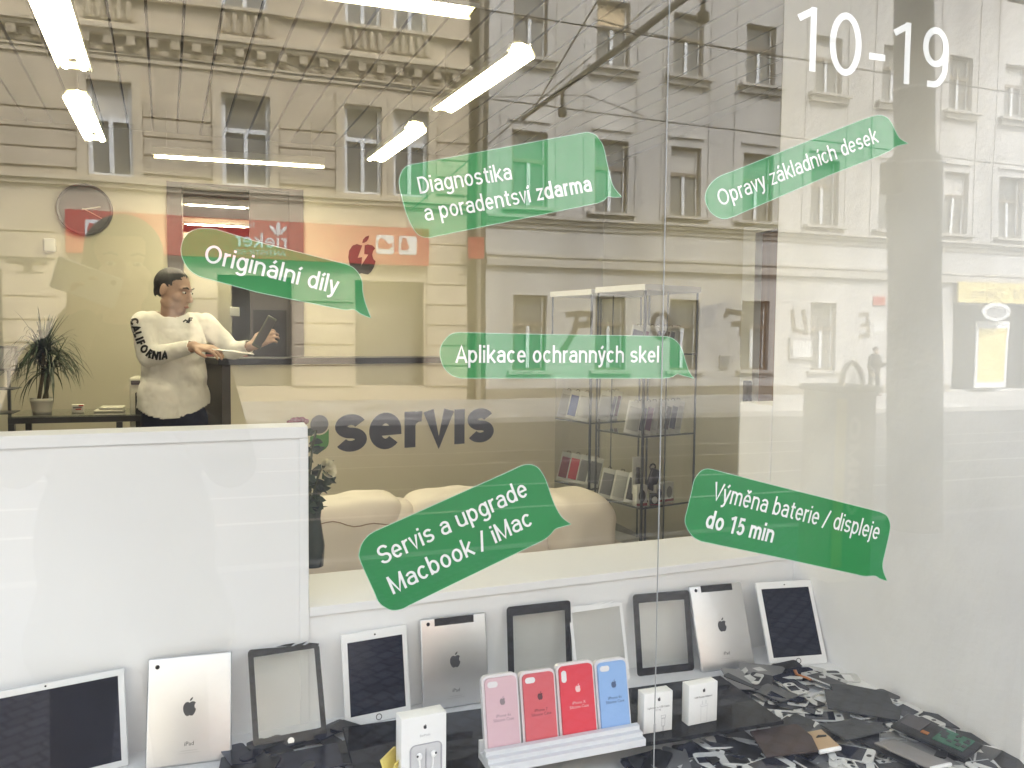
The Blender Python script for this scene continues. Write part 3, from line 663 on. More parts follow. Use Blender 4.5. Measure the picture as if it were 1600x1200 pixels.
# room shell
mb = MB(); mb.span((RX0-.2, .26, -.1), (RX1+.2, 10, 0.0)); tag(mb.build('shop_floor', M_floor), kind='structure')
mb = MB(); mb.span((RX0-.2, .26, CZ+.10), (RX1+.2, 10, CZ+.2)); o = mb.build('ceiling_void', M_gap); tag(o, 'dark void above the slatted ceiling', 'ceiling')
mb = MB(); ca, sa = math.cos(R(4)), math.sin(R(4)); pitch = .148
for i in range(-30, 34):                # slats run into the depth of the room, four degrees off the pane's normal
    x0, x1 = i*pitch, i*pitch+pitch-.013
    def cp(x, y, z): return (.30+x*ca-y*sa, .28+x*sa+y*ca, z)
    for ya, yb in ((-.1, 1.9), (1.906, 4.85)):
        V = [cp(x, y, z) for z in (CZ, CZ+.03) for x, y in ((x0, ya), (x1, ya), (x1, yb), (x0, yb))]
        mb.add(V, FB)
o = mb.build('ceiling', M_ceil); tag(o, kind='structure')
P0 = on(262, 400, 1, BY).x; P1 = on(474, 400, 1, BY).x; DZ = on(360, 290, 1, BY).z
mb = MB(); mb.span((RX0, BY, 0), (P0, BY+.15, CZ+.1)); mb.span((P1, BY, 0), (RX1, BY+.15, CZ+.1)); mb.span((P0, BY, DZ), (P1, BY+.15, CZ+.1))
tag(mb.build('back_wall', M_room), 'cream back wall of the shop with a dark lined doorway', 'wall')
mb = MB(); mb.span((RX0-.15, .26, 0), (RX0, 10, CZ+.1)); tag(mb.build('left_wall', M_room), 'cream left wall of the shop room', 'wall')
mb = MB(); mb.span((RX1, .26, 0), (RX1+.15, 2.05, CZ+.1)); mb.span((RX1, 3.06, 0), (RX1+.15, 10, CZ+.1)); mb.span((RX1, 2.05, 2.1), (RX1+.15, 3.06, CZ+.1)); tag(mb.build('right_wall', M_room), 'cream right wall of the shop room beside the glass cabinets', 'wall')
mb = MB(); mb.span((RX0, .252, 0), (-1.7, .32, CZ)); mb.span((XW+.46, .252, 0), (RX1, .32, CZ)); mb.span((-1.7, .252, 2.7), (XW+.46, .32, CZ+.1)); tag(mb.build('front_wall', M_room), 'inner face of the shop front either side of the display', 'wall')
mb = MB(); mb.span((-1.7, .06, .0), (-1.62, .9, CZ)); tag(mb.build('end_wall', M_wall), 'white side wall closing the left end of the display', 'wall')
# doorway in the right wall with a brown door
M_door = pm('brown door veneer', (0.16, 0.095, 0.055), 0.45, var=0.2, scale=3, stretch=(8, 8, .6)); M_chrome = pm('chrome', (0.6, 0.6, 0.6), 0.2, 1.0, var=0.02)
t = thing('brown_door', 'brown wooden door in the right wall seen past the end of the plaster wall', 'door', (RX1, 2.55, 0))
mb = MB(); mb.span((RX1+.02, 2.1, 0), (RX1+.06, 2.92, 2.05)); buildw(mb, 'leaf', M_door, t)
mb = MB(); mb.span((RX1-.012, 2.94, 0), (RX1+.1, 3.06, 2.1)); mb.span((RX1-.012, 2.05, 0), (RX1+.1, 2.09, 2.1)); mb.span((RX1-.012, 2.09, 2.055), (RX1+.1, 2.94, 2.1)); buildw(mb, 'door_frame', M_wframe, t)
mb = MB(); mb.rbox((RX1-.02, 2.965, 1.14), (.04, .05, .14), .008); buildw(mb, 'lock', M_black, t)
# dark lined doorway in the back wall
t = thing('dark_doorway', 'dark grey lined doorway in the back wall behind the man', 'doorway', ((P0+P1)/2, BY, 0))
q0 = on(285, 400, 1, BY).x; q1 = on(390, 400, 1, BY).x; q2 = on(452, 500, 1, BY).x
mb = MB(); mb.span((P0, BY-.02, 0), (q0, BY+.16, DZ)); mb.span((q2, BY-.02, 0), (P1, BY+.16, DZ)); mb.span((q0, BY-.018, DZ-.02), (q2, BY+.16, DZ)); buildw(mb, 'door_lining', M_dgrey, t)
mb = MB(); mb.span((q1, BY+.0, 0), (q2, BY+.04, DZ-.021)); buildw(mb, 'door_leaf', M_dgrey, t)
mb = MB(); mb.span((q1+.02, BY-.006, .3), (q2-.02, BY-.001, 1.62)); buildw(mb, 'dark_panel', M_black, t)
# back room beyond it
mb = MB(); mb.span((RX0, 9.2, 0), (RX1, 9.3, CZ+.1)); tag(mb.build('far_room_wall', M_room), 'far cream wall of the room beyond the doorway', 'wall')
mb = MB(); mb.span((-2.2, BY+.16, CZ-.05), (1.2, 9.2, CZ)); tag(mb.build('far_room_ceiling', M_wall), 'plain ceiling of the room beyond the doorway', 'ceiling')
mb = MB(); mb.span((q0-.35, BY+1.4, 0), (q1-.12, BY+1.5, 2.3)); tag(mb.build('corridor_wall', M_room), 'cream corridor wall seen through the doorway', 'wall')
s = on(367, 487, 1, BY+1.38); mb = MB(); mb.rbox((s.x, BY+1.395, s.z), (.08, .012, .08), .004); tag(mb.build('light_switch', M_wframe), 'small white light switch on the corridor wall behind the man', 'switch')

mb = MB(); mb.span((-1.61, .062, 2.33), (XW-.002, .50, 2.62)); tag(mb.build('light_blocker', M_grey, bevel=.004), 'added grey box, out of view above the display, blocking lamp light', 'light blocker')  # unseen box added to keep lamp light off the upper side wall
# fluorescent lamps: trough housing, glowing tubes, end caps, suspension wires
M_tube = emit('lamp tube', (1.0, 0.89, 0.58), 10.8); M_tubew = emit('weaker lamp tube', (1.0, 0.89, 0.60), 4.2)
M_lens = pm('lamp reflector', (0.85, 0.82, 0.7), 0.25, 0.2, var=0.03); M_endc = pm('lamp end metal', (0.35, 0.31, 0.2), 0.35, 0.6); M_susp = pm('suspension wire', (0.65, 0.62, 0.55), 0.4, 0.5)
def lamp(label, A, B, wdt=.108, wires=True, tubes=2, weak=False):
    A = Vector(A); B = Vector(B); L = (B-A).length; x = (B-A).normalized(); mid = (A+B)/2
    t = thing('fluorescent_lamp', label, 'lamp', mid, math.atan2(x.y, x.x), 'lit fluorescent lamps under the ceiling')
    h = MB(); prof = [(-wdt/2, .0), (-wdt/2-.006, .012), (-wdt*.38, .05), (0, .062), (wdt*.38, .05), (wdt/2+.006, .012), (wdt/2, .0), (wdt*.36, .042), (0, .052), (-wdt*.36, .042)]
    n = len(prof); V = [(xx, p[0], p[1]) for xx in (-L/2, L/2) for p in prof]
    h.add(V, [(i, (i+1) % n, n+(i+1) % n, n+i) for i in range(n)]); h.build('housing', M_lens, t)
    for k in range(tubes):
        y = 0 if tubes == 1 else (-.033, .033)[k]
        m = MB(); m.cyl((-L/2+.03, y, .014), (L/2-.03, y, .014), .0165 if tubes > 1 else .02, n=12); m.build('tube', M_tubew if weak else M_tube, t)
    for s in (-1,):
        e = MB(); e.rbox((s*(L/2-.006), 0, .022), (.012, wdt*.86, .034), .005); e.build('end_cap', M_endc, t)
    if wires:
        for s in (-.42, .42): w = MB(); w.cyl((s*L, 0, .06), (s*L, 0, CZ-mid.z), .0022, n=5); w.build('suspension_wire', M_susp, t)
    return t
LZ = 2.52
a, b = on(118, 112, 2, LZ), on(62, -40, 2, LZ); a2 = a+(b-a).normalized()*1.25; lamp('big lit lamp at top left, nearest the window on the left', a, a2, .125, weak=True)
a, b = on(150, 222, 2, LZ), on(120, 158, 2, LZ); lamp('short lit lamp at left, just beyond the big one', a, b)
a, b = on(688, 176, 2, LZ), on(815, 88, 2, LZ); lamp('lit lamp at upper right, running towards the window above the top bubble', a, b, weak=True)
a, b = on(584, 253, 2, LZ), on(650, 205, 2, LZ); lamp('short lit lamp at right, just behind the long one above the top bubble', a, b)
a, b = on(742, 22, 2, LZ), on(530, -8, 2, LZ); lamp('lit lamp lying crosswise at the top edge of the picture', a, a+(b-a).normalized()*1.0, weak=True)
a, b = on(238, 244, 2, LZ), on(507, 261, 2, LZ); lamp('thin lit lamp lying crosswise near the back wall', a, b, .1, True, 1)
for lab, py, yy in (('upper lit lamp seen through the dark doorway', 322, BY+.9), ('lower lit lamp seen through the dark doorway', 352, BY+1.25)):
    a, b = on(287, py, 1, yy), on(389, py+1, 1, yy); lamp(lab, a, b, .07, False, 1)

# wall clock, wall sensor, broken fruit mark
M_clock = pm('clock face grey', (0.11, 0.108, 0.115), 0.3, var=0.05); M_hand = pm('clock hands', (0.65, 0.63, 0.58), 0.4)
c = on(132, 327, 1, BY-.03); rad = (on(175, 327, 1, BY-.03)-on(89, 327, 1, BY-.03)).length/2
t = thing('wall_clock', 'round dark grey wall clock with thin pale hands on the back wall', 'clock', c)
mb = MB(); mb.cyl((0, .028, 0), (0, 0, 0), rad, n=48); mb.build('face', M_clock, t)
mb = MB(); mb.v = []; pr = [(rad-.012, .0), (rad-.004, -.012), (rad+.004, -.006), (rad+.005, .028)]
V = [(r*math.cos(2*math.pi*k/48), y, r*math.sin(2*math.pi*k/48)) for r, y in pr for k in range(48)]; mb.add(V, [(i*48+k, i*48+(k+1) % 48, (i+1)*48+(k+1) % 48, (i+1)*48+k) for i in range(3) for k in range(48)], 0, True); mb.build('rim', M_clock, t)
for ang, ln, w in ((78, .6, .005), (118, .72, .0035)):
    d = Vector((math.sin(R(ang)), 0, math.cos(R(ang)))); mb = MB(); mb.tube([-d*rad*.08+Vector((0, -.006, 0)), d*rad*ln+Vector((0, -.006, 0))], w, 5); mb.build('hand', M_hand, t)
mb = MB()
for k in range(12):
    d = Vector((math.sin(R(30*k)), 0, math.cos(R(30*k)))); mb.box(d*rad*.83+Vector((0, -.002, 0)), (.006, .003, .02), rot=(0, R(30*k), 0))
mb.build('hour_marks', M_clock, t)
c = on(78, 383, 1, BY-.02); mb = MB(); mb.rbox((0, 0, 0), (.07, .04, .085), .008); tag(mb.build('wall_sensor', M_wframe, loc=c), 'small white box sensor on the cream wall left below the clock', 'sensor')
M_mark = pm('dark vinyl', (0.012, 0.013, 0.018), 0.5, var=0.05)
def fruit(s):
    """outline of the bitten fruit, about 1 high, and its leaf"""
    body = [(0, .30)] + [(.05, .345), (.14, .37), (.25, .35), (.32, .28)] + [(.27, .22), (.245, .12), (.27, .02), (.33, -.04)] + [(.29, -.18), (.22, -.30), (.14, -.37), (.06, -.36), (0, -.335)] + [(-.06, -.36), (-.14, -.37), (-.23, -.29), (-.31, -.14), (-.34, .03), (-.32, .19), (-.24, .32), (-.13, .365), (-.05, .345)]
    leaf = [(0, .40), (.02, .48), (.08, .55), (.17, .59), (.16, .52), (.11, .44), (.05, .405)]
    return [(x*s, y*s) for x, y in body], [(x*s, y*s) for x, y in leaf]
c = on(566, 405, 1, BY-.004); t = thing('broken_fruit_mark', 'dark bitten apple mark with a lightning crack on the back wall', 'wall mark', c)
s = (on(566, 372, 1, BY-.004)-on(566, 434, 1, BY-.004)).length/.97
Mx = Matrix(((1, 0, 0, 0), (0, 0, 1, 0), (0, 1, 0, 0), (0, 0, 0, 1)))
body, leaf = fruit(s)
crack = [(.02, .32), (-.09, .05), (-.005, .07), (-.03, -.16)]; crack2 = [(.08, .33), (.05, .17), (.13, .15), (-.03, -.16)]
lft = [p for p in [(-.05, .345)] ]
bl = [(0.02*s, .335*s), (-.09*s, .05*s), (-.005*s, .07*s), (-.03*s, -.16*s), (-.01*s, -.335*s)]
L_ = [(x*s, y*s) for x, y in [(.0, .335), (-.05, .345), (-.13, .365), (-.24, .32), (-.32, .19), (-.34, .03), (-.31, -.14), (-.23, -.29), (-.14, -.37), (-.06, -.36), (-.02, -.34), (-.03, -.17), (.0, .05), (-.11, .03)]]
R_ = [(x*s, y*s) for x, y in [(.06, .345), (.14, .37), (.25, .35), (.32, .28), (.27, .22), (.245, .12), (.27, .02), (.33, -.04), (.29, -.18), (.22, -.30), (.14, -.37), (.06, -.36), (-.0195, -.34), (-.028, -.165), (.15, .12), (.05, .13)]]
mb = MB(); mb.prism(L_, .003, Mx); mb.prism(R_, .003, Mx); mb.prism(leaf, .003, Mx); mb.build('vinyl', M_mark, t)

# reception counter with the servis lettering
ang = R(14.3); CDX, CDY = math.cos(ang), math.sin(ang)
c0 = on(343, 566, 2, 1.285) if False else depth(346, 560, 4.3); CT = c0.z
t = thing('reception_counter', 'cream reception counter with dark top and large dark servis lettering', 'counter', (c0.x, c0.y, 0), ang)
def cl(u, v, z): return Vector((u, v, z))           # local: u along the front, v into the room
CL = 2.16
M_cream = pm('cream laminate', (0.74, 0.70, 0.55), 0.5, var=0.03, scale=2); M_ctop = pm('dark counter top', (0.022, 0.02, 0.026), 0.3, var=0.2)
mb = MB(); mb.span((.045, .0, .08), (CL, .04, CT-.035)); mb.build('front_panel', M_cream, t)
mb = MB(); mb.span((0.0, -.004, 0), (.0445, .55, CT-.035)); mb.build('end_panel', M_dgrey, t)
mb = MB(); mb.span((-.02, -.02, CT-.0345), (CL, .32, CT)); mb.build('counter_top', M_ctop, t, bevel=.003)
mb = MB(); mb.span((.045, .02, 0), (CL, .06, .079)); mb.build('plinth', M_black, t)
NP = Vector((-CDY, CDX, 0)); PP = Vector((c0.x, c0.y, 0))
def cpt(px, py):
    w = onp(px, py, PP, NP)-PP; return Vector((w.x*CDX+w.y*CDY, w.z))
s0 = cpt(523, 704); s1 = cpt(770, 692); tp = cpt(655, 641)
tw = text_w('servıs', .215, -.055); xh = .745
usx = (s1.x-s0.x)/(tw-.11); zb = cpt(655, 698).y; vs = (cpt(700, 640).y-cpt(700, 694.5).y)/xh
mb = MB(); lettering(mb, 'servıs', .215, lambda u, v, k: (s0.x+(u-.055)*usx, -.0016-.0006*k, zb+v*vs), track=-.055); mb.build('servis_lettering', M_mark, t)
M_lgrey = pm('logo grey', (0.16, 0.165, 0.185), 0.5); M_lgreen = pm('logo green', (0.07, 0.27, 0.04), 0.5)
d = cpt(499, 663); r = (cpt(513.5, 663)-cpt(485.5, 663)).x/2
Mx = Matrix(((1, 0, 0, d.x), (0, 0, -1, -.0005), (0, 1, 0, d.y), (0, 0, 0, 1)))
mb = MB(); mb.prism([(r*math.cos(2*math.pi*k/32), r*math.sin(2*math.pi*k/32)) for k in range(32)], .002, Mx); mb.build('logo_dot', M_lgrey, t)
gy = cpt(499, 705).y-d.y
mb = MB(); mb.prism([(r*1.04, -r*.55)]+[(r*1.04*math.cos(R(q)), gy+r*1.0+r*1.0*math.sin(R(q))) for q in range(0, -181, -12)]+[(-r*1.04, -r*1.28)]+[(r*1.04*1.12*math.cos(R(q)), r*1.18*math.sin(R(q))) for q in (250, 270, 290, 305, 318)], .002, Mx); mb.build('logo_green', M_lgreen, t)
# ================================================================== vinyl on the inside of the pane
M_green = pm('green vinyl', (0.006, 0.22, 0.052), 0.45, var=0.04, scale=20, bump=0.03, bscale=60); M_vwhite = pm('white vinyl', (0.86, 0.87, 0.87), 0.5, var=0.01); M_rim = pm('pale vinyl rim', (0.45, 0.72, 0.55), 0.3, var=0.1)
def smooth(P, n=4):
    """closed Catmull-Rom through P; points given twice stay sharp"""
    out = []; m = len(P)
    for i in range(m):
        a, b, c, d = [Vector(P[(i+k) % m]) for k in (-1, 0, 1, 2)]
        if (b-c).length < 1e-6: continue
        if (c-b).length > 60: out.append(b); continue
        if (a-b).length > 60 or (a-b).length < 1e-6: a = b
        if (d-c).length > 60 or (d-c).length < 1e-6: d = c
        for k in range(n):
            t = k/n; out.append(.5*((2*b)+(c-a)*t+(2*a-5*b+4*c-d)*t*t+(3*b-a-3*c+d)*t**3))
    return out
def gp(px, py, y): p = on(px, py, 1, 0); return Vector((p.x, y, p.z))
BUB = [
 ('green speech bubble advertising diagnostics and free advice, two lines of text', [(642,257),(918,206),(918,206),(930,210),(938,219),(944,231),(950,258),(958,289),(972,307.5),(972,307.5),(959,308),(951,306.5),(945,312),(935,317),(672,371),(672,371),(660,370),(650,363),(640,345),(633,326),(627,303),(624,284),(628,268),(635,260)],
  [('Diagnostika', (655, 303), (802, 280), .122, 26), ('a poradentsví ', (664, 346), (839, 314), .122, 26), ('zdarma', (840, 314), (927, 298.5), .165, 26)]),
 ('green speech bubble advertising original parts, above the man', [(313,357),(337,358),(400,377),(540,412.5),(552,418),(561,428),(566,440),(567,455),(571,473),(580,497),(580,497),(565,491),(553,483.5),(540,484),(517,480),(400,456),(312,432),(300,425),(291,415),(284,400),(283,387),(287,373),(297,362)],
  [('Originální díly', (316, 408), (527, 460), .13, 28)]),
 ('long narrow green speech bubble tilted up to the right below the 10-19 lettering', [(1141,269),(1350,186),(1372,180),(1385,182.5),(1394,192),(1400,205),(1407,216),(1419.5,224),(1419.5,224),(1402,228),(1391,235),(1375,243),(1300,272),(1148,337.6),(1131,342),(1115,335),(1106,323),(1102.5,308),(1107,293),(1117,281),(1128,274)],
  [('Opravy základních desek', (1125, 323), (1374, 221.5), .12, 25)]),
 ('level green speech bubble in the middle, in front of the glass cabinets', [(720,519.5),(800,521.5),(1038,525.5),(1050,528),(1060,536),(1067,548),(1071,562),(1077,580),(1085,591.5),(1085,591.5),(1069,587),(1059,584.5),(1050,589),(1038,591),(800,591),(720,591),(706,586),(694,574),(688,556),(690,540),(700,526),(709,521)],
  [('Aplikace ochranných skel', (712, 567), (1031, 566.5), .135, 26)]),
 ('green speech bubble about upgrades, low down in front of the sofa', [(587,830),(800,735),(815,728),(828,726),(840,730),(848,740),(854,752),(862,776),(869,793),(879,809),(893,819.5),(893,819.5),(878,823.5),(868,827),(860,836),(848,845),(825,856),(640,946),(628,952),(614,954),(603,950),(592,941),(584,923),(563,876),(562,862),(567,848),(576,837)],
  [('Servis a upgrade', (596, 884), (828, 773.5), .125, 29), ('Macbook / iMac', (613, 930), (835, 819), .125, 29)]),
 ('green speech bubble about batteries and displays, lower right above the tablets', [(1115,734),(1200,756),(1375,800),(1386,806),(1391.5,819),(1390,835),(1384,862),(1380,880),(1381,893),(1387,908),(1387,908),(1376,904.5),(1368,900),(1352,900.5),(1340,898),(1200,867.5),(1096,846),(1085,840),(1076,829),(1071,814),(1075,795),(1081,770),(1085,752),(1093,739),(1103,733)],
  [('Výměna baterie / displeje', (1112, 780.5), (1373, 844), .12, 27), ('do 15 min', (1100, 824), (1208, 848.5), .165, 27)]),
]
for lab, P, T in BUB:
    pts = [gp(p.x, p.y, 0) for p in smooth(P)]; ctr = sum(pts, Vector())/len(pts)
    t = thing('speech_bubble', lab, 'sticker', (ctr.x, .0012, ctr.z), 0, 'green speech bubbles stuck to the pane')
    mb = MB(); Mx = Matrix(((1, 0, 0, 0), (0, 0, 1, 0), (0, 1, 0, 0), (0, 0, 0, 1)))
    mb.prism([(p.x-ctr.x, p.z-ctr.z) for p in pts], .0006, Mx); mb.build('vinyl', M_green, t)
    mb = MB(); mb.tube([Vector((p.x-ctr.x, .0002, p.z-ctr.z)) for p in pts]+[Vector((pts[0].x-ctr.x, .0002, pts[0].z-ctr.z))], .0006, 4, cap=False); mb.build('vinyl_rim', M_rim, t)
    mb = MB()
    for s, a, b, w, cap in T:
        A = gp(*a, 0); B = gp(*b, 0); tr = -.008
        bold = w > .15
        tw = text_w(s.rstrip(), w, tr) if not s.endswith(' ') else text_w(s, w, tr)
        ux = (B-A)/(tw); nrm = Vector((-ux.z, 0, ux.x)).normalized()
        mid = ((a[0]+b[0])/2, (a[1]+b[1])/2); hv = (gp(mid[0], mid[1], 0)-gp(mid[0], mid[1]-cap, 0)).length
        lettering(mb, s, w, lambda u, v, k: A+ux*u+nrm*(v*hv)-ctr+Vector((0, -.0005-.00008*k, 0)), track=tr)
    mb.build('lettering', M_vwhite, t)
# opening hours
t = thing('opening_hours', 'white 10-19 lettering stuck high on the right pane', 'lettering', on(1360, 75, 1, 0))
mb = MB(); A = on(1240, 107.5, 1, 0); B = on(1484, 140, 1, 0); tw = text_w('10-19', .1, .03); ux = (B-A)/tw; hv = (on(1268, 11, 1, 0)-on(1262, 111, 1, 0)).length
lettering(mb, '10-19', .105, lambda u, v, k: A+ux*(u+.0)+Vector((0, .0008-.0001*k, v*hv))-Vector(t.location), track=.03); mb.build('lettering', M_vwhite, t)

# ================================================================== tablets leaning on the divider
M_alu = pm('brushed aluminium', (0.62, 0.62, 0.63), 0.38, 0.85, var=0.10, scale=4, bump=.03, bscale=90); M_aluw = pm('silver bezel', (0.66, 0.67, 0.68), 0.35, 0.3, var=0.03); M_scr = pm('dark screen glass', (0.008, 0.010, 0.022), 0.12, var=0.2, spec=0.2, coat=0.0)
M_wbez = pm('white bezel', (0.82, 0.82, 0.82), 0.3, var=0.02); M_bbez = pm('black bezel glass', (0.012, 0.012, 0.014), 0.25, var=0.1); M_dgp = pm('dark grey print', (0.05, 0.05, 0.055), 0.5); M_sil = pm('silver ring', (0.7, 0.7, 0.7), 0.3, 0.6, var=0.02)
M_foil = clear('bare digitizer glass', (0.90, 0.90, 0.885), 0.04, 0.15); M_lgp = pm('pale grey print', (0.35, 0.35, 0.36), 0.5)
LEAN = R(13)
def leaner(BL, BR, TL, TR, zb=SZ+.002):
    """frame (origin bottom left, x along the bottom edge, y up the face) and size of a slab standing on the shelf and leaning back"""
    a = on(*BL, 2, zb); b = on(*BR, 2, zb); x = (b-a).normalized(); back = Vector((-x.y, x.x, 0))
    gap = min(dv(a.x)-a.y, dv(b.x)-b.y)-.011; h = .2
    for _ in range(3):                # lean until the top touches the divider
        ln = math.asin(max(.03, min(.42, gap/h))); y = Vector((0, 0, 1))*math.cos(ln)+back*math.sin(ln)
        n = x.cross(y); tl = onp(*TL, a, n)-a; tr = onp(*TR, a, n)-a; h = (tl.dot(y)+tr.dot(y))/2
    return a, x, y, (b-a).length, h, (tl.dot(x)+tr.dot(x)-(b-a).length)/2
def slab_thing(name, label, cat, group, BL, BR, TL, TR):
    a, x, y, w, h, sk = leaner(BL, BR, TL, TR); y2 = (y*h+x*sk).normalized(); M = frame(a, x, y2)
    t = thing(name, label, cat, a, group=group); t.rotation_euler = M.to_3x3().to_euler(); return t, w, h
def printed(t, mats, name, P, z=.0002, thick=.0004, mat=None):
    mb = MB(); mb.prism(P, thick, Matrix.Translation((0, 0, z))); return mb.build(name, mat, t)
def tablet_back(label, c, antenna, logo_txt='iPad'):
    t, w, h = slab_thing('tablet', label, 'tablet', 'tablets propped along the divider', *c)
    mb = MB(); mb.rbox((w/2, h/2, -.0045), (w, h, .009), .0044, seg=3); body = mb.build('casing', M_alu, t)
    by, lf = fruit(.034); fx, fy = w*.5, h*.5
    mb = MB()
    for P in (by, lf): mb.prism([(p[0]*1.05+fx, p[1]*1.05+fy) for p in P], .0004, Matrix.Translation((0, 0, .0003)))
    mb.build('logo', M_dgp, t)
    if antenna:
        P = [(w*.21, h-.018), (w*.80, h-.018), (w*.80, h-.0015), (w*.21, h-.0015)]; printed(t, None, 'antenna_strip', P, .0004, .0006, M_bbez)
    mb = MB(); mb.cyl((w*.115, h-.018 if not antenna else h-.012, .0002), (w*.115, h-.018 if not antenna else h-.012, .0009), .0042, n=16); mb.build('camera', M_bbez, t)
    small_text(None, 'printed_name', logo_txt, .011, Matrix.Translation((w*.5, h*.17, .0007)), M_dgp, t)
    mb = MB(); mb.span((w*.40, h*.125, .0003), (w*.60, h*.1275, .0006)); mb.span((w*.37, h*.105, .0003), (w*.63, h*.1068, .0006)); mb.build('fine_print', M_lgp, t)
    return t
def tablet_front(label, c, bez=.018, top=.024, bot=.024, home=True, mat=None, scr=None):
    t, w, h = slab_thing('tablet', label, 'tablet', 'tablets propped along the divider', *c)
    mb = MB(); mb.rbox((w/2, h/2, -.0041), (w, h, .008), .003, seg=3); mb.build('casing', mat or M_wbez, t)
    printed(t, None, 'screen', [(bez, bot), (w-bez, bot), (w-bez, h-top), (bez, h-top)], .0002, .0005, scr or M_scr)
    if home:
        mb = MB(); ring(mb, [(w/2+.0068*math.cos(2*math.pi*k/20), bot*.5+.0068*math.sin(2*math.pi*k/20)) for k in range(20)], [(w/2+.0052*math.cos(2*math.pi*k/20), bot*.5+.0052*math.sin(2*math.pi*k/20)) for k in range(20)], .0006, Matrix.Translation((0, 0, .0002))); mb.build('home_button', M_dgp, t)
    mb = MB(); mb.cyl((w/2, h-top*.5, .0001), (w/2, h-top*.5, .0006), .0018, n=12); mb.build('camera', M_bbez, t)
    return t
def digitizer(label, c, mat, bez=.016, top=.02, bot=.024, broken=False, home=None):
    t, w, h = slab_thing('digitizer_glass', label, 'digitizer', 'bare touch glasses propped along the divider', *c)
    out = rrect(w, h, .008, 5); inn = rrect(w-2*bez, h-top-bot, .0012, 5, bez, bot)
    if broken: out = [(p[0], p[1]-(.0 if p[1] < h*.5 or p[0] < w*.45 else .006+.006*random.random())) for p in out]
    mb = MB(); ring(mb, out, inn, .0011, Matrix.Translation((0, 0, -.0011))); mb.build('bezel', mat, t)
    mb = MB(); mb.prism(rrect(w-2*bez-.0006, h-top-bot-.0006, .001, 3, bez+.0003, bot+.0003), .0008, Matrix.Translation((0, 0, -.001))); mb.build('clear_glass', M_foil, t)
    if home: mb = MB(); mb.cyl((w*.5, bot*.5, -.0002), (w*.5, bot*.5, .0004), .0066, n=20); mb.build('home_button', M_sil, t)
    if broken:
        mb = MB()
        for k, P in enumerate([[(.38, .004), (.60, .001), (.66, .0065), (.5, .006)], [(.56, -.004), (.74, -.002), (.83, .006), (.66, .002)], [(.72, -.006), (.98, -.007), (1.0, -.002), (.86, .0025)]]):
            mb.prism([(w*q[0], h-.006+q[1]) for q in P], .0008, Matrix.Translation((0, 0, .0003+.0009*k)))
        mb.build('splintered_edge', mat, t)
    return t
tablet_front('large silver framed dark screen at the lower left corner', ((-62, 1262), (202, 1196), (-75, 1095), (200, 1041)), .013, .013, .013, False, M_aluw)
tablet_back('silver tablet showing its plain back, right of the big dark screen', ((226, 1204), (362, 1186), (221, 1031), (358, 1016)), False)
digitizer('black bezelled touch glass with a splintered top edge', ((397, 1181), (512, 1158), (389, 1013), (503, 1001)), M_bbez, .011, .016, .028, True, True)
tablet_front('white tablet with dark screen behind the earphone box', ((540, 1139), (643, 1117), (529, 993), (635, 976)), .012, .019, .021)
tablet_back('silver tablet back with black strip behind the earphone box', ((661, 1113), (765, 1097), (651, 970), (757, 956)), True)
digitizer('black bezelled touch glass standing behind the pink cases', ((795, 1087), (895, 1072), (784, 950), (883, 938)), M_bbez, .015, .022, .022)
digitizer('white bezelled touch glass with a chipped top edge', ((901, 1078), (985, 1062), (894, 946), (976, 938)), M_wbez, .008, .014, .014, True)
digitizer('black bezelled touch glass standing clear, with whole edges, behind the two small white boxes', ((996, 1057), (1085, 1047), (982, 931), (1070, 921)), M_bbez, .015, .022, .018)
tablet_back('silver tablet back with black strip beside the white tablet in the corner', ((1097, 1051), (1181, 1041), (1083, 916), (1168, 908)), True)
tablet_front('white tablet with dark screen in the right corner of the display', ((1204, 1043), (1294, 1036), (1187, 911), (1275, 904)), .013, .018, .022)

# ================================================================== smoked glass riser with goods
PZ = SZ+.055
M_smoke = bpy.data.materials.new('smoked glass'); M_smoke.use_nodes = True
_N, _L = nodes(M_smoke); _b = _N['Principled BSDF']; _b.inputs['Base Color'].default_value = (.012, .013, .016, 1); _b.inputs['Roughness'].default_value = .05
_t = _N.new('ShaderNodeBsdfTransparent'); _t.inputs[0].default_value = (.35, .36, .37, 1); _x = _N.new('ShaderNodeMixShader'); _x.inputs[0].default_value = .45
_L.new(_t.outputs[0], _x.inputs[1]); _L.new(_b.outputs[0], _x.inputs[2]); _L.new(_x.outputs[0], _N['Material Output'].inputs[0])
M_acr = pm('frosted acrylic', (0.66, 0.67, 0.70), 0.35, var=0.03)
pa = on(535, 1136, 2, PZ); pf = on(1225, 1126, 2, PZ); pf2 = on(790, 1196, 2, PZ)
e = (pf-pf2).normalized(); wv = Vector((-e.y, e.x, 0)); dep = (pa-pf).dot(wv); right = pf+e*.015
left = pa+e*0
t = thing('glass_riser', 'smoked black glass riser plate carrying the phone cases and white boxes', 'display plate', (0, 0, PZ))
lx = (pf-pa).dot(e)
C1 = pa; C2 = pa+e*lx; C3 = C2-wv*dep; C4 = pa-wv*dep
mb = MB(); V = [Vector((p.x, p.y, z)) for z in (-.008, 0) for p in (C4, C3, C2, C1)]; mb.add(V, FB); mb.build('plate', M_smoke, t, bevel=.0012)
for q in (C1-wv*.03+e*.03, C2-wv*.03-e*.03, C3+wv*.03-e*.03, C4+wv*.03+e*.03): mb = MB(); mb.cyl((q.x, q.y, -.0085), (q.x, q.y, SZ-PZ), .012); mb.build('leg', M_acr, t)
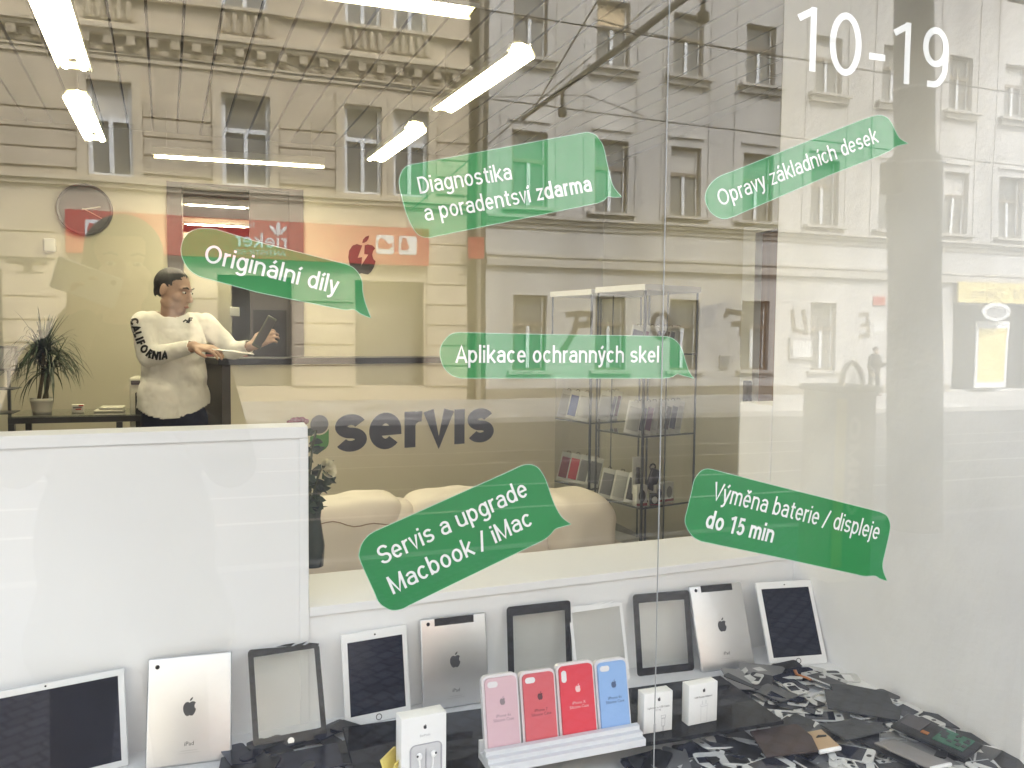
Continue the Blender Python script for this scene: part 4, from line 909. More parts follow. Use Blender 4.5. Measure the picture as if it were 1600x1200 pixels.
# stepped acrylic rack and the four cases
def pl(px, py, z): return on(px, py, 2, z)
ra = pl(766, 1212, PZ); rb = pl(1009, 1166, PZ); rx = (rb-ra).normalized(); ry = Vector((-rx.y, rx.x, 0)); rw = (rb-ra).length
rk = thing('case_rack', 'stepped pale acrylic rack holding the row of phone cases', 'display rack', ra, math.atan2(rx.y, rx.x))
mb = MB(); st = [(0, .0), (0, .014), (.012, .014), (.012, .022), (.024, .022), (.024, .030), (.036, .030), (.036, .012), (.060, .012), (.060, .034), (.066, .034), (.066, 0)]
V = [(x, p[0], p[1]+.0005) for x in (0, rw) for p in st]; n = len(st)
mb.add(V, [(i, (i+1) % n, n+(i+1) % n, n+i) for i in range(n)]); mb.add(V, [tuple(range(n))[::-1], tuple(range(n, 2*n))]); mb.build('steps', M_acr, rk, bevel=.0008)
M_clearbox = pm('clear plastic pack rim', (0.72, 0.70, 0.72), 0.2, var=0.02)
cases = [('pale lilac pink phone case in its pack, first in the rack', (752, 1057), (808, 1050), (0.62, 0.42, 0.47), 'iPhone 6s', 'wide', (.25, .2, .22)),
         ('rose red phone case in its pack, second in the rack', (811, 1050), (866, 1044), (0.60, 0.10, 0.12), 'iPhone 7', 'wide', (.1, .02, .03)),
         ('bright red phone case with an upright camera hole, third in the rack', (868, 1038), (926, 1031), (0.66, 0.035, 0.06), 'iPhone X', 'tall', (.75, .5, .5)),
         ('light blue phone case in its pack, last in the rack', (928, 1032), (978, 1027), (0.25, 0.42, 0.74), 'iPhone 6s', 'wide', (.06, .1, .2))]
cx_ = [pl(764, 1200, PZ), pl(822, 1188, PZ), pl(880, 1177, PZ), pl(940, 1166, PZ)]
for i, (lab, tl, tr, col, txt, hole, tc) in enumerate(cases):
    n0 = Vector((0, -1, 0)); lean = R(12)
    y = (Vector((0, 0, 1))*math.cos(lean)+ry*math.sin(lean)); o0 = ra+ry*.040+Vector((0, 0, .013)); nn = rx.cross(y)
    TL = onp(*tl, o0, nn); TR = onp(*tr, o0, nn); w = (TR-TL).dot(rx); top = ((TL-o0).dot(y)+(TR-o0).dot(y))/2; u0 = (TL-o0).dot(rx)
    M = frame(o0+rx*u0, rx, y); h = top
    t = thing('phone_case', lab, 'phone case', M.translation, group='phone cases standing in the acrylic rack'); t.rotation_euler = M.to_3x3().to_euler()
    mb = MB(); mb.prism(rrect(w, h, .011, 6), .012, Matrix.Translation((0, 0, -.012))); mb.build('pack', M_clearbox, t, bevel=.002)
    cm = pm('silicone %d' % i, col, .5, var=.03); mb = MB(); mb.prism(rrect(w-.009, h-.009, .0085, 6, .0045, .0045), .0045, Matrix.Translation((0, 0, .0003))); cs = mb.build('case', cm, t, bevel=.0025)
    hx, hy = (.009, h-.021) if hole == 'wide' else (.008, h-.034)
    mb = MB(); mb.prism(rrect(.020 if hole == 'wide' else .0105, .0105 if hole == 'wide' else .022, .005, 5, hx, hy), .0004, Matrix.Translation((0, 0, .0049))); mb.build('camera_hole', M_clearbox, t)
    pmn = pm('case print %d' % i, tc, .5); by, lf = fruit(.016); mb = MB()
    for P in (by, lf): mb.prism([(p[0]+w*.52, p[1]+h*.66) for p in P], .0003, Matrix.Translation((0, 0, .0049)))
    mb.build('logo', pmn, t)
    small_text(None, 'printed_name', txt+'\nSilicone Case', .0075, Matrix.Translation((w*.52, h*.47, .0051)), pmn, t)
# white boxes
M_box = pm('white card box', (0.84, 0.84, 0.84), 0.45, var=0.015); M_pgrey = pm('product print', (0.60, 0.60, 0.62), 0.5, var=.03); M_plin = pm('print outline', (0.42, 0.42, 0.45), 0.5)
def boxthing(label, BL, BR, TLp, dep, z):
    a = pl(*BL, z); b = pl(*BR, z); x = (b-a).normalized(); w = (b-a).length; y = Vector((0, 0, 1)); nn = x.cross(y); h = (onp(*TLp, a, nn)-a).z
    M = frame(a, x, y); t = thing('product_box', label, 'box', a, group='small white boxes on the glass riser'); t.rotation_euler = M.to_3x3().to_euler()
    mb = MB(); mb.rbox((w/2, h/2+.0005, -dep/2), (w, h, dep), .001, seg=2); mb.build('carton', M_box, t)
    by, lf = fruit(.009); mb = MB()
    for P in (by, lf): mb.prism([(p[0]+w*.52, p[1]+h*.83) for p in P], .0003, Matrix.Translation((0, 0, .0003)))
    mb.build('logo', M_dgp, t); return t, w, h
t, w, h = boxthing('white earphone box with a moulded earphone window, at the front', (627, 1228), (697, 1212), (621, 1127), .032, PZ)
mb = MB(); ring(mb, rrect(w*.72, h*.56, .01, 6, w*.18, h*.02), rrect(w*.66, h*.53, .008, 6, w*.21, h*.035), .0012, Matrix.Translation((0, 0, .0003))); mb.build('window_rim', M_plin, t)
mb = MB(); mb.prism(rrect(w*.655, h*.525, .008, 6, w*.2125, h*.0375), .0003, Matrix.Translation((0, 0, .0003))); mb.build('window', M_pgrey, t)
for s in (-1, 1):
    cx = w*.54+s*w*.16; cy = h*.40; mb = MB(); mb.ell((cx, cy, .003), (.0058, .0068, .003), u=14, v=10); mb.cyl((cx, cy-.002, .002), (cx-s*.002, cy-.026, .002), .002, .0016, n=10); e_ = mb.build('earphone', M_box, t)
    mb = MB(); mb.ell((cx+s*.0035, cy+.002, .0052), (.002, .0024, .001), u=10, v=6); mb.build('speaker_grille', M_dgp, e_)
mb = MB(); mb.tube([(w*.54, h*.05, .0015), (w*.54, h*.4, .0015), (w*.54, h*.5, .0015)], .0012, 6); mb.build('cable', M_plin, t)
small_text(None, 'printed_name', 'EarPods', .006, Matrix.Translation((w*.52, h*.69, .0006)), M_plin, t)
t, w, h = boxthing('white cable box with a thin grey drawing, beside the blue case', (1005.5, 1148), (1050, 1140.5), (1006, 1086), .026, PZ)
small_text(None, 'printed_name', 'Lightning to USB Cable\n(1 m)', .0052, Matrix.Translation((w*.5, h*.62, .0006)), M_dgp, t)
mb = MB()
for x0, x1, y0, y1 in ((.34, .42, .02, .22), (.37, .40, .22, .36), (.62, .74, .14, .34), (.66, .70, .02, .14), (.60, .76, .34, .42)): ring(mb, [(w*x0, h*y0), (w*x1, h*y0), (w*x1, h*y1), (w*x0, h*y1)], [(w*x0+.0006, h*y0+.0006), (w*x1-.0006, h*y0+.0006), (w*x1-.0006, h*y1-.0006), (w*x0+.0006, h*y1-.0006)], .0003, Matrix.Translation((0, 0, .0003)))
mb.build('line_drawing', M_plin, t)
t, w, h = boxthing('white adapter box with a pale plug drawing, rightmost of the white boxes', (1075.5, 1135), (1120, 1126), (1076.5, 1072.5), .024, PZ)
small_text(None, 'printed_name', 'USB Power Adapter', .0052, Matrix.Translation((w*.5, h*.66, .0006)), M_dgp, t)
mb = MB()
for x0, x1, y0, y1 in ((.46, .485, .5, .58), (.58, .605, .5, .58), (.40, .66, .44, .49), (.42, .64, .04, .44)): ring(mb, [(w*x0, h*y0), (w*x1, h*y0), (w*x1, h*y1), (w*x0, h*y1)], [(w*x0+.0005, h*y0+.0005), (w*x1-.0005, h*y0+.0005), (w*x1-.0005, h*y1-.0005), (w*x0+.0005, h*y1-.0005)], .0003, Matrix.Translation((0, 0, .0003)))
mb.build('line_drawing', M_pgrey, t)
M_yc = pm('yellow card', (0.75, 0.62, 0.16), 0.6, var=0.04)
a = pl(612, 1215, PZ); t = thing('yellow_card', 'folded yellow card leaning behind the earphone box', 'card', a, R(-38))
mb = MB(); mb.box((0, 0, .022), (.005, .05, .044), rot=(0, R(-20), 0)); mb.build('front_leaf', M_yc, t); mb = MB(); mb.box((.011, .004, .02), (.002, .05, .038), rot=(0, R(18), 0)); mb.build('back_leaf', M_yc, t)

# ================================================================== heap of broken screens
M_sc1 = pm('dead screen black', (0.012, 0.0125, 0.014), 0.35, var=0.3, scale=15); M_sc2 = pm('slate grey backing film', (0.045, 0.047, 0.05), 0.6, var=0.2, scale=12, bump=0.2, bscale=60); M_sc3 = pm('blueish dead screen', (0.015, 0.018, 0.032), 0.15, var=0.2)
M_sc4 = pm('mid grey backing', (0.11, 0.112, 0.115), 0.5, var=0.25, scale=14); M_sc5 = pm('silver grey cover', (0.24, 0.24, 0.245), 0.4, 0.4, var=0.15); M_hw = pm('grubby white bezel', (0.58, 0.58, 0.57), 0.5, var=0.15, scale=25); M_gold = pm('champagne back cover', (0.50, 0.35, 0.21), 0.4, 0.3, var=0.05); M_pcb = pm('circuit board green', (0.05, 0.14, 0.09), 0.6, var=0.3, scale=40); M_brn = pm('brown back film', (0.05, 0.032, 0.028), 0.5, var=0.3, scale=20); M_grycv = pm('grey metal cover', (0.28, 0.265, 0.26), 0.45, 0.4, var=0.08); M_cop = pm('copper flex', (0.45, 0.17, 0.05), 0.4, 0.3, var=0.1)
rng = random.Random(21)
HG = 'pieces in the heap of broken screens'
edge_pts = [on(*p, 2, SZ) for p in ((1240, 1047), (1310, 1052), (1400, 1097), (1490, 1140), (1560, 1172), (1600, 1195))]
def screen_piece(kind, big):
    """returns thing at the origin lying flat; z = 0 is its underside"""
    L = rng.uniform(.07, .115) if big else rng.uniform(.045, .08); w = L*.49
    lab, cat, name, parts = '', '', '', []
    if kind in ('black', 'blue', 'slate'):
        m = {'black': M_sc1, 'blue': M_sc3, 'slate': rng.choice([M_sc2, M_sc2, M_sc4, M_sc4, M_sc5])}[kind]; name = 'phone_screen'; cat = 'phone screen'; lab = {'black': 'black dead phone screen lying in the heap', 'blue': 'bluish black glossy phone screen lying in the heap', 'slate': 'slate grey phone screen backing lying in the heap'}[kind]
        P = rrect(w, L, .008, 3, -w/2, -L/2)
        if rng.random() < .5:             # a corner broken off
            P = [(x, y if y < L*.2 else y-abs(x+w*.4)*rng.uniform(.1, .5)) for x, y in P]
        mb = MB(); mb.prism(P, .0022); parts.append(('panel', mb, [m]))
    elif kind in ('white', 'whitefront'):
        name = 'phone_screen'; cat = 'phone screen'; lab = 'white framed phone screen lying in the heap'
        mb = MB(); mb.prism(rrect(w, L, .008, 3, -w/2, -L/2), .0026); parts.append(('bezel', mb, [M_hw]))
        mb = MB(); mb.prism([(-w/2+.003, -L/2+.017), (w/2-.003, -L/2+.017), (w/2-.003, L/2-.017), (-w/2+.003, L/2-.017)], .0005, Matrix.Translation((0, 0, .0027))); parts.append(('display', mb, [M_sc1 if kind == 'white' else M_sc3]))
        mb = MB(); mb.cyl((0, -L/2+.0085, .0027), (0, -L/2+.0085, .0031), .0048, n=14); parts.append(('home_button', mb, [M_dgp]))
    elif kind == 'frame':
        name = 'bare_frame'; cat = 'frame'; lab = 'white plastic screen frame lying in the heap'
        mb = MB(); ring(mb, rrect(w, L, .008, 3, -w/2, -L/2), rrect(w-.007, L-.03, .003, 3, -w/2+.0035, -L/2+.015), .0018); parts.append(('rim', mb, [M_hw]))
    elif kind == 'strip':
        name = 'bezel_strip'; cat = 'shard'; lab = 'white broken bezel strip lying in the heap'
        L = rng.uniform(.05, .075); mb = MB(); mb.prism([(-.006, -L/2), (.008, -L/2+.008), (.007, L/2-.01), (.001, L/2), (-.008, L/2-.02)], .0018); parts.append(('strip', mb, [M_hw])); mb = MB(); mb.cyl((0, -L*.2, .0019), (0, -L*.2, .0023), .0045, n=12); parts.append(('button_hole', mb, [M_dgp]))
    elif kind == 'shard':
        name = 'glass_shard'; cat = 'shard'; lab = 'dark jagged glass shard lying in the heap'
        n = rng.randint(4, 6); P = [(rng.uniform(.3, 1)*L*.45*math.cos(2*math.pi*k/n), rng.uniform(.3, 1)*w*.6*math.sin(2*math.pi*k/n)) for k in range(n)]
        mb = MB(); mb.prism(P, .0012); parts.append((None, mb, [rng.choice([M_sc1, M_sc2, M_sc3, M_sc4, M_sc5])]))
    elif kind == 'chip':
        name = 'white_shard'; cat = 'shard'; lab = 'small white bezel shard lying in the heap'
        n = 4; q = rng.uniform(.012, .03); P = [(rng.uniform(.4, 1)*q*math.cos(2*math.pi*k/n+.4), rng.uniform(.3, .7)*q*math.sin(2*math.pi*k/n+.4)) for k in range(n)]
        mb = MB(); mb.prism(P, .0014); parts.append((None, mb, [M_hw]))
    if parts[0][0] is None:
        o = parts[0][1].build(name, parts[0][2]); tag(o, lab, cat, HG); return o
    t = thing(name, lab, cat, group=HG)
    for nm, mb, ms in parts: mb.build(nm, ms, t)
    return t
def inside(px, py):
    """heap outline in the photograph's frame"""
    poly = [(1135, 1062), (1185, 1056), (1240, 1046), (1300, 1060), (1345, 1078), (1395, 1094), (1425, 1112), (1500, 1150), (1570, 1185), (1600, 1215), (1580, 1300), (980, 1300), (1010, 1190), (1225, 1140), (1225, 1125), (1150, 1090)]
    c = False
    for i in range(len(poly)):
        (x0, y0), (x1, y1) = poly[i], poly[i-1]
        if (y0 > py) != (y1 > py) and px < (x1-x0)*(py-y0)/(y1-y0)+x0: c = not c
    return c
nP = 0; kinds = ['black', 'slate', 'frame', 'slate', 'blue', 'white', 'chip', 'whitefront', 'frame', 'strip', 'shard', 'chip', 'slate', 'chip', 'shard', 'strip', 'black', 'chip', 'strip', 'whitefront']
tries = 0
while nP < 288 and tries < 4000:
    tries += 1
    px, py = rng.uniform(980, 1600), rng.uniform(1046, 1232)
    if not inside(px, py): continue
    p = on(px, py, 2, SZ); 
    if p.y < .02 or p.x > XW-.035 or p.y > .60: continue
    kd = kinds[nP % len(kinds)]
    layer = nP/288.0; zz = SZ+.003+layer*.016+rng.uniform(0, .004)
    o = screen_piece(kd, rng.random() < .75); ch = .06 if kd in ('shard', 'chip', 'strip') else .0
    o.location = (min(p.x, XW-.07+ch*.6), p.y, zz); o.rotation_euler = (rng.uniform(-.13, .13), rng.uniform(-.13, .13), rng.uniform(0, 6.28)); nP += 1
# pieces at the left, under and before the riser
for i in range(58):
    px, py = rng.uniform(365, 780), rng.uniform(1150, 1225); p = on(px, py, 2, SZ)
    if p.y < .03 or py < 1150+(520-px)*.12: continue
    o = screen_piece(['slate', 'shard', 'black', 'shard', 'blue'][i % 5], rng.random() < .5); o.location = (p.x, p.y, SZ+.002+.0003*i); o.rotation_euler = (rng.uniform(-.03, .03), rng.uniform(-.03, .03), rng.uniform(0, 6.28))
    o['label'] = o['label'].replace('in the heap', 'at the left of the shelf' if px < 535 else 'under the glass riser'); o['group'] = 'broken pieces left of and under the riser'
# the pieces one can tell apart
def spec(px, py, z): return on(px, py, 2, SZ+z)
def axis(p0, p1, flip=0):
    d = on(*p1, 2, SZ)-on(*p0, 2, SZ); return math.atan2(d.y, d.x)-math.pi/2+flip
p = spec(1462, 1150, .034); t = thing('circuit_board_frame', 'opened black phone chassis with green circuit board on the heap', 'phone chassis', p, rot=(R(3), R(-4), axis((1405, 1128), (1520, 1172), math.pi)))
mb = MB(); mb.rbox((0, 0, 0), (.075, .15, .007), .003); mb.build('chassis', M_sc1, t)
mb = MB(); mb.box((.005, -.032, .0048), (.055, .058, .002)); b_ = mb.build('circuit_board', M_pcb, t)
mb = MB(); rr = random.Random(3)
for k in range(14): mb.box((.005+rr.uniform(-.024, .024), -.032+rr.uniform(-.026, .026), .0064), (rr.uniform(.004, .012), rr.uniform(.004, .012), .0012))
mb.build('chips', M_dgp, b_); mb = MB(); mb.box((-.012, .016, .005), (.01, .014, .002)); mb.build('contact', M_cop, t); mb = MB(); mb.box((.01, .046, .0042), (.05, .04, .0015)); mb.build('battery_tray', M_dgrey, t)
p = spec(1425, 1178, .034); t = thing('back_cover', 'grey metal phone back cover with a white edge near the front of the heap', 'back cover', p, rot=(R(-3), R(5), axis((1395, 1165), (1460, 1198), math.pi)))
mb = MB(); mb.rbox((0, 0, 0), (.06, .125, .005), .0024); mb.build('cover', M_grycv, t); mb = MB(); mb.rbox((0, -.06, .0005), (.06, .006, .007), .002); mb.build('edge_band', M_wbez, t)
p = spec(1281, 1157, .034); t = thing('back_cover', 'champagne coloured broken phone back with white edge on the heap', 'back cover', p, rot=(R(5), R(-3), R(-4)))
mb = MB(); mb.rbox((0, 0, 0), (.05, .06, .006), .002); mb.build('cover', M_gold, t); mb = MB(); mb.rbox((0, -.032, -.001), (.05, .006, .008), .002); mb.build('edge_band', M_wbez, t); mb = MB(); mb.prism([(-.005, .006), (.018, .004), (.02, .008), (.004, .012)], .001, Matrix.Translation((0, 0, .0032))); mb.build('crack', M_sc1, t)
p = spec(1225, 1158, .036); t = thing('back_film', 'brown black tablet back panel lying at the front of the heap', 'panel', p, rot=(R(3), R(-3), R(-8))); mb = MB(); mb.prism([(-.062, -.045), (.045, -.05), (.06, .0), (.055, .048), (-.05, .045)], .003); mb.build('panel', M_brn, t)
p = spec(1345, 1102, .03); t = thing('back_film', 'large slate grey tablet backing at the top of the heap by the plaster wall', 'panel', p, rot=(R(5), R(4), R(-30))); mb = MB(); mb.prism([(-.075, -.04), (.07, -.045), (.085, .01), (.05, .05), (-.07, .045)], .003); mb.build('panel', M_sc2, t)
p = spec(1330, 1140, .033); t = thing('back_film', 'large slate grey tablet backing across the middle of the heap', 'panel', p, rot=(R(-3), R(5), R(12))); mb = MB(); mb.prism([(-.065, -.038), (.075, -.035), (.06, .035), (-.045, .04)], .003); mb.build('panel', M_sc2, t)
p = spec(1250, 1058, .022); mb = MB(); mb.tube([(0, .02, .02), (.0, .012, .004), (.008, -.012, .006), (.014, -.024, .002)], .0045, 6); mb.v = [(v[0], v[1], v[2]*.5) for v in mb.v]; tag(mb.build('flex_cable', M_cop, loc=p), 'copper coloured flex cable below the white corner tablet', 'cable')

p = spec(1573, 1190, .012); t = thing('phone_screen', 'white framed phone screen at the foot of the plaster wall, rightmost piece of the heap', 'phone screen', p, rot=(R(2), R(-3), axis((1555, 1172), (1592, 1215))))
mb = MB(); mb.prism(rrect(.06, .12, .008, 3, -.03, -.06), .0026); mb.build('bezel', M_wbez, t); mb = MB(); mb.prism(rrect(.053, .09, .001, 2, -.0265, -.045), .0005, Matrix.Translation((0, 0, .0027))); mb.build('display', M_sc1, t)
for (px, py, z, rz, P, lab) in ((1345, 1084, .03, -28, [(-.06, -.028), (.06, -.03), (.062, .02), (-.02, .034), (-.062, .026)], 'slate grey tablet backing tucked against the plaster wall'),
                               (1478, 1128, .012, -38, [(-.05, -.025), (.055, -.02), (.05, .022), (-.055, .026)], 'slate grey strip of backing between the chassis and the plaster wall'),
                               (1535, 1158, .010, -35, [(-.05, -.022), (.05, -.026), (.055, .018), (-.045, .024)], 'slate grey backing at the wall right of the circuit board chassis')):
    mb = MB(); mb.prism(P, .0025); tag(mb.build('back_film', M_sc2, loc=spec(px, py, z), rot=(R(4), R(3), R(rz))), lab, 'panel')

for (px, py, z, rz, P, m, lab) in ((470, 1190, .016, 8, [(-.075, -.05), (.07, -.05), (.078, .03), (-.05, .045)], M_sc3, 'large bluish black screen lying in front of the splintered touch glass'),
                                (375, 1196, .012, 20, [(-.06, -.04), (.05, -.045), (.055, .03), (-.02, .045)], M_sc1, 'black screen piece lying in front of the plain silver tablet'),
                                (545, 1180, .014, -15, [(-.05, -.03), (.05, -.035), (.045, .035), (-.05, .03)], M_sc2, 'slate grey screen piece showing through the left end of the glass riser')):
    mb = MB(); mb.prism(P, .0025); tag(mb.build('back_film', m, loc=spec(px, py, z), rot=(R(2), R(-2), R(rz))), lab, 'panel')
# ================================================================== glass cabinets with phone accessories
M_cglass = clear('cabinet glass', (0.988, 0.992, 0.99), 0.03); M_cedge = pm('cabinet edge', (0.10, 0.115, 0.125), 0.3, .5, var=0.1); M_ctopw = pm('cabinet cap white', (0.78, 0.78, 0.79), 0.5, var=0.03); M_shelfg = clear('shelf glass', (0.93, 0.96, 0.95), 0.06)
def cabinet(label, px, Z, side=.43):
    c = depth(px, 860, Z); top = depth(px, 445 if px > 950 else 453, Z).z
    t = thing('glass_cabinet', label, 'display cabinet', (c.x, c.y, 0), ang, 'glass cabinets beside the counter')
    s = side; e = .009
    mb = MB(); mb.span((-.01, -.01, top-.035), (s+.01, s+.01, top)); mb.build('cap', M_ctopw, t, bevel=.002)
    mb = MB(); mb.span((-.01, -.01, 0), (s+.01, s+.01, .10)); mb.build('base', M_ctopw, t, bevel=.002)
    for x, y in ((0, 0), (s-e, 0), (0, s-e), (s-e, s-e), (.006+.13*0, .0)):
        mb = MB(); mb.span((x, y, .101), (x+e, y+e, top-.036)); mb.build('corner_post', M_cedge, t)
        if (x, y) == (.006, 0): break
    mb = MB(); mb.span((s*.42, .001, .101), (s*.42+.006, .007, top-.036)); mb.build('door_edge', M_cedge, t)
    for nm, a, b in (('front_glass', (e, .002, .101), (s-e, .006, top-.036)), ('side_glass', (.002, e, .101), (.006, s-e, top-.036)), ('rear_glass', (e, s-.006, .101), (s-e, s-.002, top-.036)), ('side_glass', (s-.006, e, .101), (s-.002, s-e, top-.036))):
        mb = MB(); mb.span(a, b); mb.build(nm, M_cglass, t)
    return t, top
cabB, topB = cabinet('nearer glass display cabinet with two rows of phone packs and a heap of boxes', 1000, 4.8)
cabA, topA = cabinet('farther glass display cabinet partly hidden behind the nearer one', 918, 5.35)
SH = []
for t, zs, rows in ((cabB, (.88, .46, 1.36), None), (cabA, (.90, .47, 1.36), None)):
    for z in zs:
        mb = MB(); mb.span((.012, .012, z-.008), (.418, .418, z)); sh = mb.build('shelf', M_shelfg, t)
        mb = MB(); mb.span((.008, .008, z-.009), (.422, .0118, z+.001)); mb.span((.008, .0119, z-.009), (.0118, .422, z+.001)); mb.build('shelf_edge', M_cedge, sh)
rng2 = random.Random(11)
M_packc = pm('pale pack card', (0.66, 0.67, 0.67), 0.5, var=.05); M_packd = [pm('pack %s' % n, c, .45) for n, c in (('navy', (.04, .05, .13)), ('plum', (.16, .06, .14)), ('black', (.025, .025, .03)), ('crimson', (.26, .03, .05)), ('red', (.55, .04, .07)), ('grey', (.22, .22, .24)), ('blue', (.03, .08, .35)), ('clear', (.45, .46, .46)))]
def pack(cab, u, v, z, col, hgt, label, grp, lean=10, turn=-35, roll=17):
    """hanging pack: card, the accessory on it, a hook tab"""
    b = cab.matrix_basis if False else None
    ca_, sa_ = math.cos(ang), math.sin(ang); L = cab.location
    loc = Vector((L.x+u*ca_-v*sa_, L.y+u*sa_+v*ca_, z+.002))
    t = thing('phone_pack', label, 'phone accessory', loc, group=grp); t.rotation_euler = (Matrix.Rotation(R(roll), 3, Vector((.95, .32, 0)).cross(Vector((0, 0, 1))).normalized()*-1) @ Matrix.Rotation(ang+R(turn), 3, 'Z') @ Matrix.Rotation(R(-lean), 3, 'X')).to_euler()
    w = hgt*.44
    mb = MB(); mb.rbox((0, 0, hgt/2), (w, .016, hgt), .003, seg=2); mb.build('card', M_packc, t)
    mb = MB(); mb.rbox((0, -.0095, hgt*.47), (w*.84, .006, hgt*.72), .006, seg=2); mb.build('case', col, t)
    mb = MB(); mb.tube([(-.012, 0, hgt), (-.008, 0, hgt+.012), (.008, 0, hgt+.012), (.012, 0, hgt)], .002, 5); mb.build('hook_tab', M_packd[2], t)
PG = 'phone accessory packs in the glass cabinets'
for i, c in enumerate((7, 0, 1, 7, 7, 2, 0, 7)):
    pack(cabB, .015+.050*i, .12+.004*(i % 2), .88, M_packd[c], .20, ['clear fronted', 'navy', 'plum', 'clear fronted', 'clear fronted', 'black', 'navy', 'clear fronted'][i]+' phone pack in the slanting row on the middle shelf of the nearer cabinet', PG, 8, -24)
for i, c in enumerate((0, 1, 7, 0, 2, 2, 7)):
    pack(cabB, .03+.054*i, .12+.01*(i % 2), 1.36, M_packd[c], .17, ['navy', 'plum', 'pale', 'navy', 'black', 'black', 'pale'][i]+' phone pack on the top shelf behind the level green bubble', PG, 8, -24)
for i, c in enumerate((7, 6, 7, 7, 0, 1)):
    pack(cabA, .045+.055*i if i > 2 else .03, .07+.02*i if i > 2 else .33-.10*i, .90, M_packd[c], .20, ['clear', 'bright blue', 'clear', 'clear', 'navy', 'plum'][i]+' phone pack on the middle shelf of the farther cabinet', PG, 8, -34)
for i, c in enumerate((3, 4, 5, 5)):
    pack(cabA, .035+.012*i, .33-.09*i, .47, M_packd[c], .20, ['dark red', 'bright red', 'grey', 'grey'][i]+' phone case pack on the low shelf of the farther cabinet', PG, 8, -34)
for i, c in enumerate((5, 7, 2)):
    pack(cabB, .02+.01*i, .36-.11*i, .46, M_packd[c], .185, ['grey', 'clear', 'black'][i]+' phone pack at the left of the low shelf of the nearer cabinet', PG, 8, -34)
def acc_box(u, v, w, d, h, label, col, rz, mark):
    ca_, sa_ = math.cos(ang), math.sin(ang); L = cabB.location
    t = thing('accessory_box', label, 'box', (L.x+u*ca_-v*sa_, L.y+u*sa_+v*ca_, .462), ang+R(rz), 'accessory boxes on the low cabinet shelf')
    mb = MB(); mb.rbox((0, 0, h/2), (w, d, h), .002, seg=2); mb.build('carton', col, t)
    mb = MB(); mb.ell((0, -d/2-.001, h*.5), (w*.33, .002, h*.3)); mb.build('picture', mark, t); mb = MB(); mb.span((-w*.5, -d/2-.0015, .004), (w*.5, -d/2-.0005, h*.16)); mb.build('stripe', M_packd[3], t)
acc_box(.045, .06, .07, .05, .125, 'white holder box with a black round picture at the left of the low cabinet shelf', M_packc, -12, M_packd[2])
acc_box(.20, .09, .06, .05, .11, 'white box with a dark cup picture on the low cabinet shelf', M_packc, 8, M_packd[0])
acc_box(.28, .08, .075, .04, .12, 'pale flat box with a grey picture at the right of the low cabinet shelf', M_packc, 4, M_packd[5])
acc_box(.13, .03, .05, .035, .07, 'small black box with red stripe leaning at the front of the low cabinet shelf', M_packd[2], -30, M_packc)
ca_, sa_ = math.cos(ang), math.sin(ang); L = cabB.location
t = thing('car_holder', 'black folding car phone holder standing on the low cabinet shelf', 'phone holder', (L.x+.13*ca_-.10*sa_, L.y+.13*sa_+.10*ca_, .462), ang)
mb = MB(); mb.tube([(-.03, 0, .0), (0, 0, .09), (.05, 0, .19)], .012, 8); mb.build('arm', M_packd[2], t); mb = MB(); mb.rbox((.045, -.01, .14), (.075, .02, .13), .008, rot=(0, R(22), 0)); mb.build('cradle', M_packd[2], t); mb = MB(); mb.ell((-.03, 0, .016), (.035, .035, .016)); mb.build('suction_cup', M_packd[2], t); mb = MB(); mb.tube([(.05+.022*math.cos(R(q)), 0, .215+.018*math.sin(R(q))) for q in range(0, 361, 30)], .005, 6); mb.build('loop', M_packd[2], t)
t = thing('charger_blister', 'upright white blister card with a black car charger in the low part of the cabinet', 'charger', (L.x+.09*ca_-.14*sa_, L.y+.09*sa_+.14*ca_, .462), ang)
mb = MB(); mb.rbox((0, 0, .14), (.075, .006, .28), .003, seg=2); mb.build('card', M_packc, t); mb = MB(); mb.rbox((0, -.012, .13), (.032, .02, .1), .008); mb.cyl((0, -.012, .18), (0, -.012, .215), .012); mb.build('charger', M_packd[2], t)

# ================================================================== cream sofa
M_leath = pm('cream leather', (0.78, 0.72, 0.66), 0.5, var=0.06, scale=3, bump=0.15, bscale=18); M_seam = pm('leather seam', (0.30, 0.22, 0.17), 0.7)
sr = on(975, 860, 1, 2.15); sl = on(430, 800, 1, 2.15)
zt = on(600, 785, 1, 2.15).z
t = thing('sofa', 'cream leather sofa with puffy back cushions in front of the counter', 'sofa', (sr.x, 2.15, 0), R(2.5))
def puff(mb, c, d, n=3.2, seed=0, amp=.013, rot=None):
    """plump cushion: a super-ellipsoid with soft creases"""
    rn = random.Random(seed); ph = [rn.uniform(0, 6) for _ in range(8)]; U, V = 56, 30; P = []
    sg = lambda a, e: math.copysign(abs(a)**e, a); e = 2/n
    Q = Euler(rot).to_matrix() if rot else Matrix.Identity(3)
    for i in range(V+1):
        b = -math.pi/2+math.pi*i/V
        for j in range(U):
            a = 2*math.pi*j/U
            p = Vector((d[0]/2*sg(math.cos(b), e)*sg(math.cos(a), e), d[1]/2*sg(math.cos(b), e)*sg(math.sin(a), e), d[2]/2*sg(math.sin(b), e)))
            k = amp*(math.sin(8*p.x+ph[0])*math.sin(7*p.z+ph[1])+.5*math.sin(19*p.x+ph[2]+6*p.z)*math.sin(15*p.z+ph[3])+.4*math.sin(40*p.x+ph[4]-25*p.z)+.25*math.sin(63*p.z+ph[5]+18*p.x))
            p += p.normalized()*k; P.append(Q @ p+Vector(c))
    F = [(i*U+j, i*U+(j+1) % U, (i+1)*U+(j+1) % U, (i+1)*U+j) for i in range(V) for j in range(U)]
    return mb.add(P, F, 0, True)
SL = 1.95; arm_w = .10
def sx(px): return on(px, 800, 1, 2.15).x-sr.x
x_gap1, x_gap2 = sx(634), sx(868)
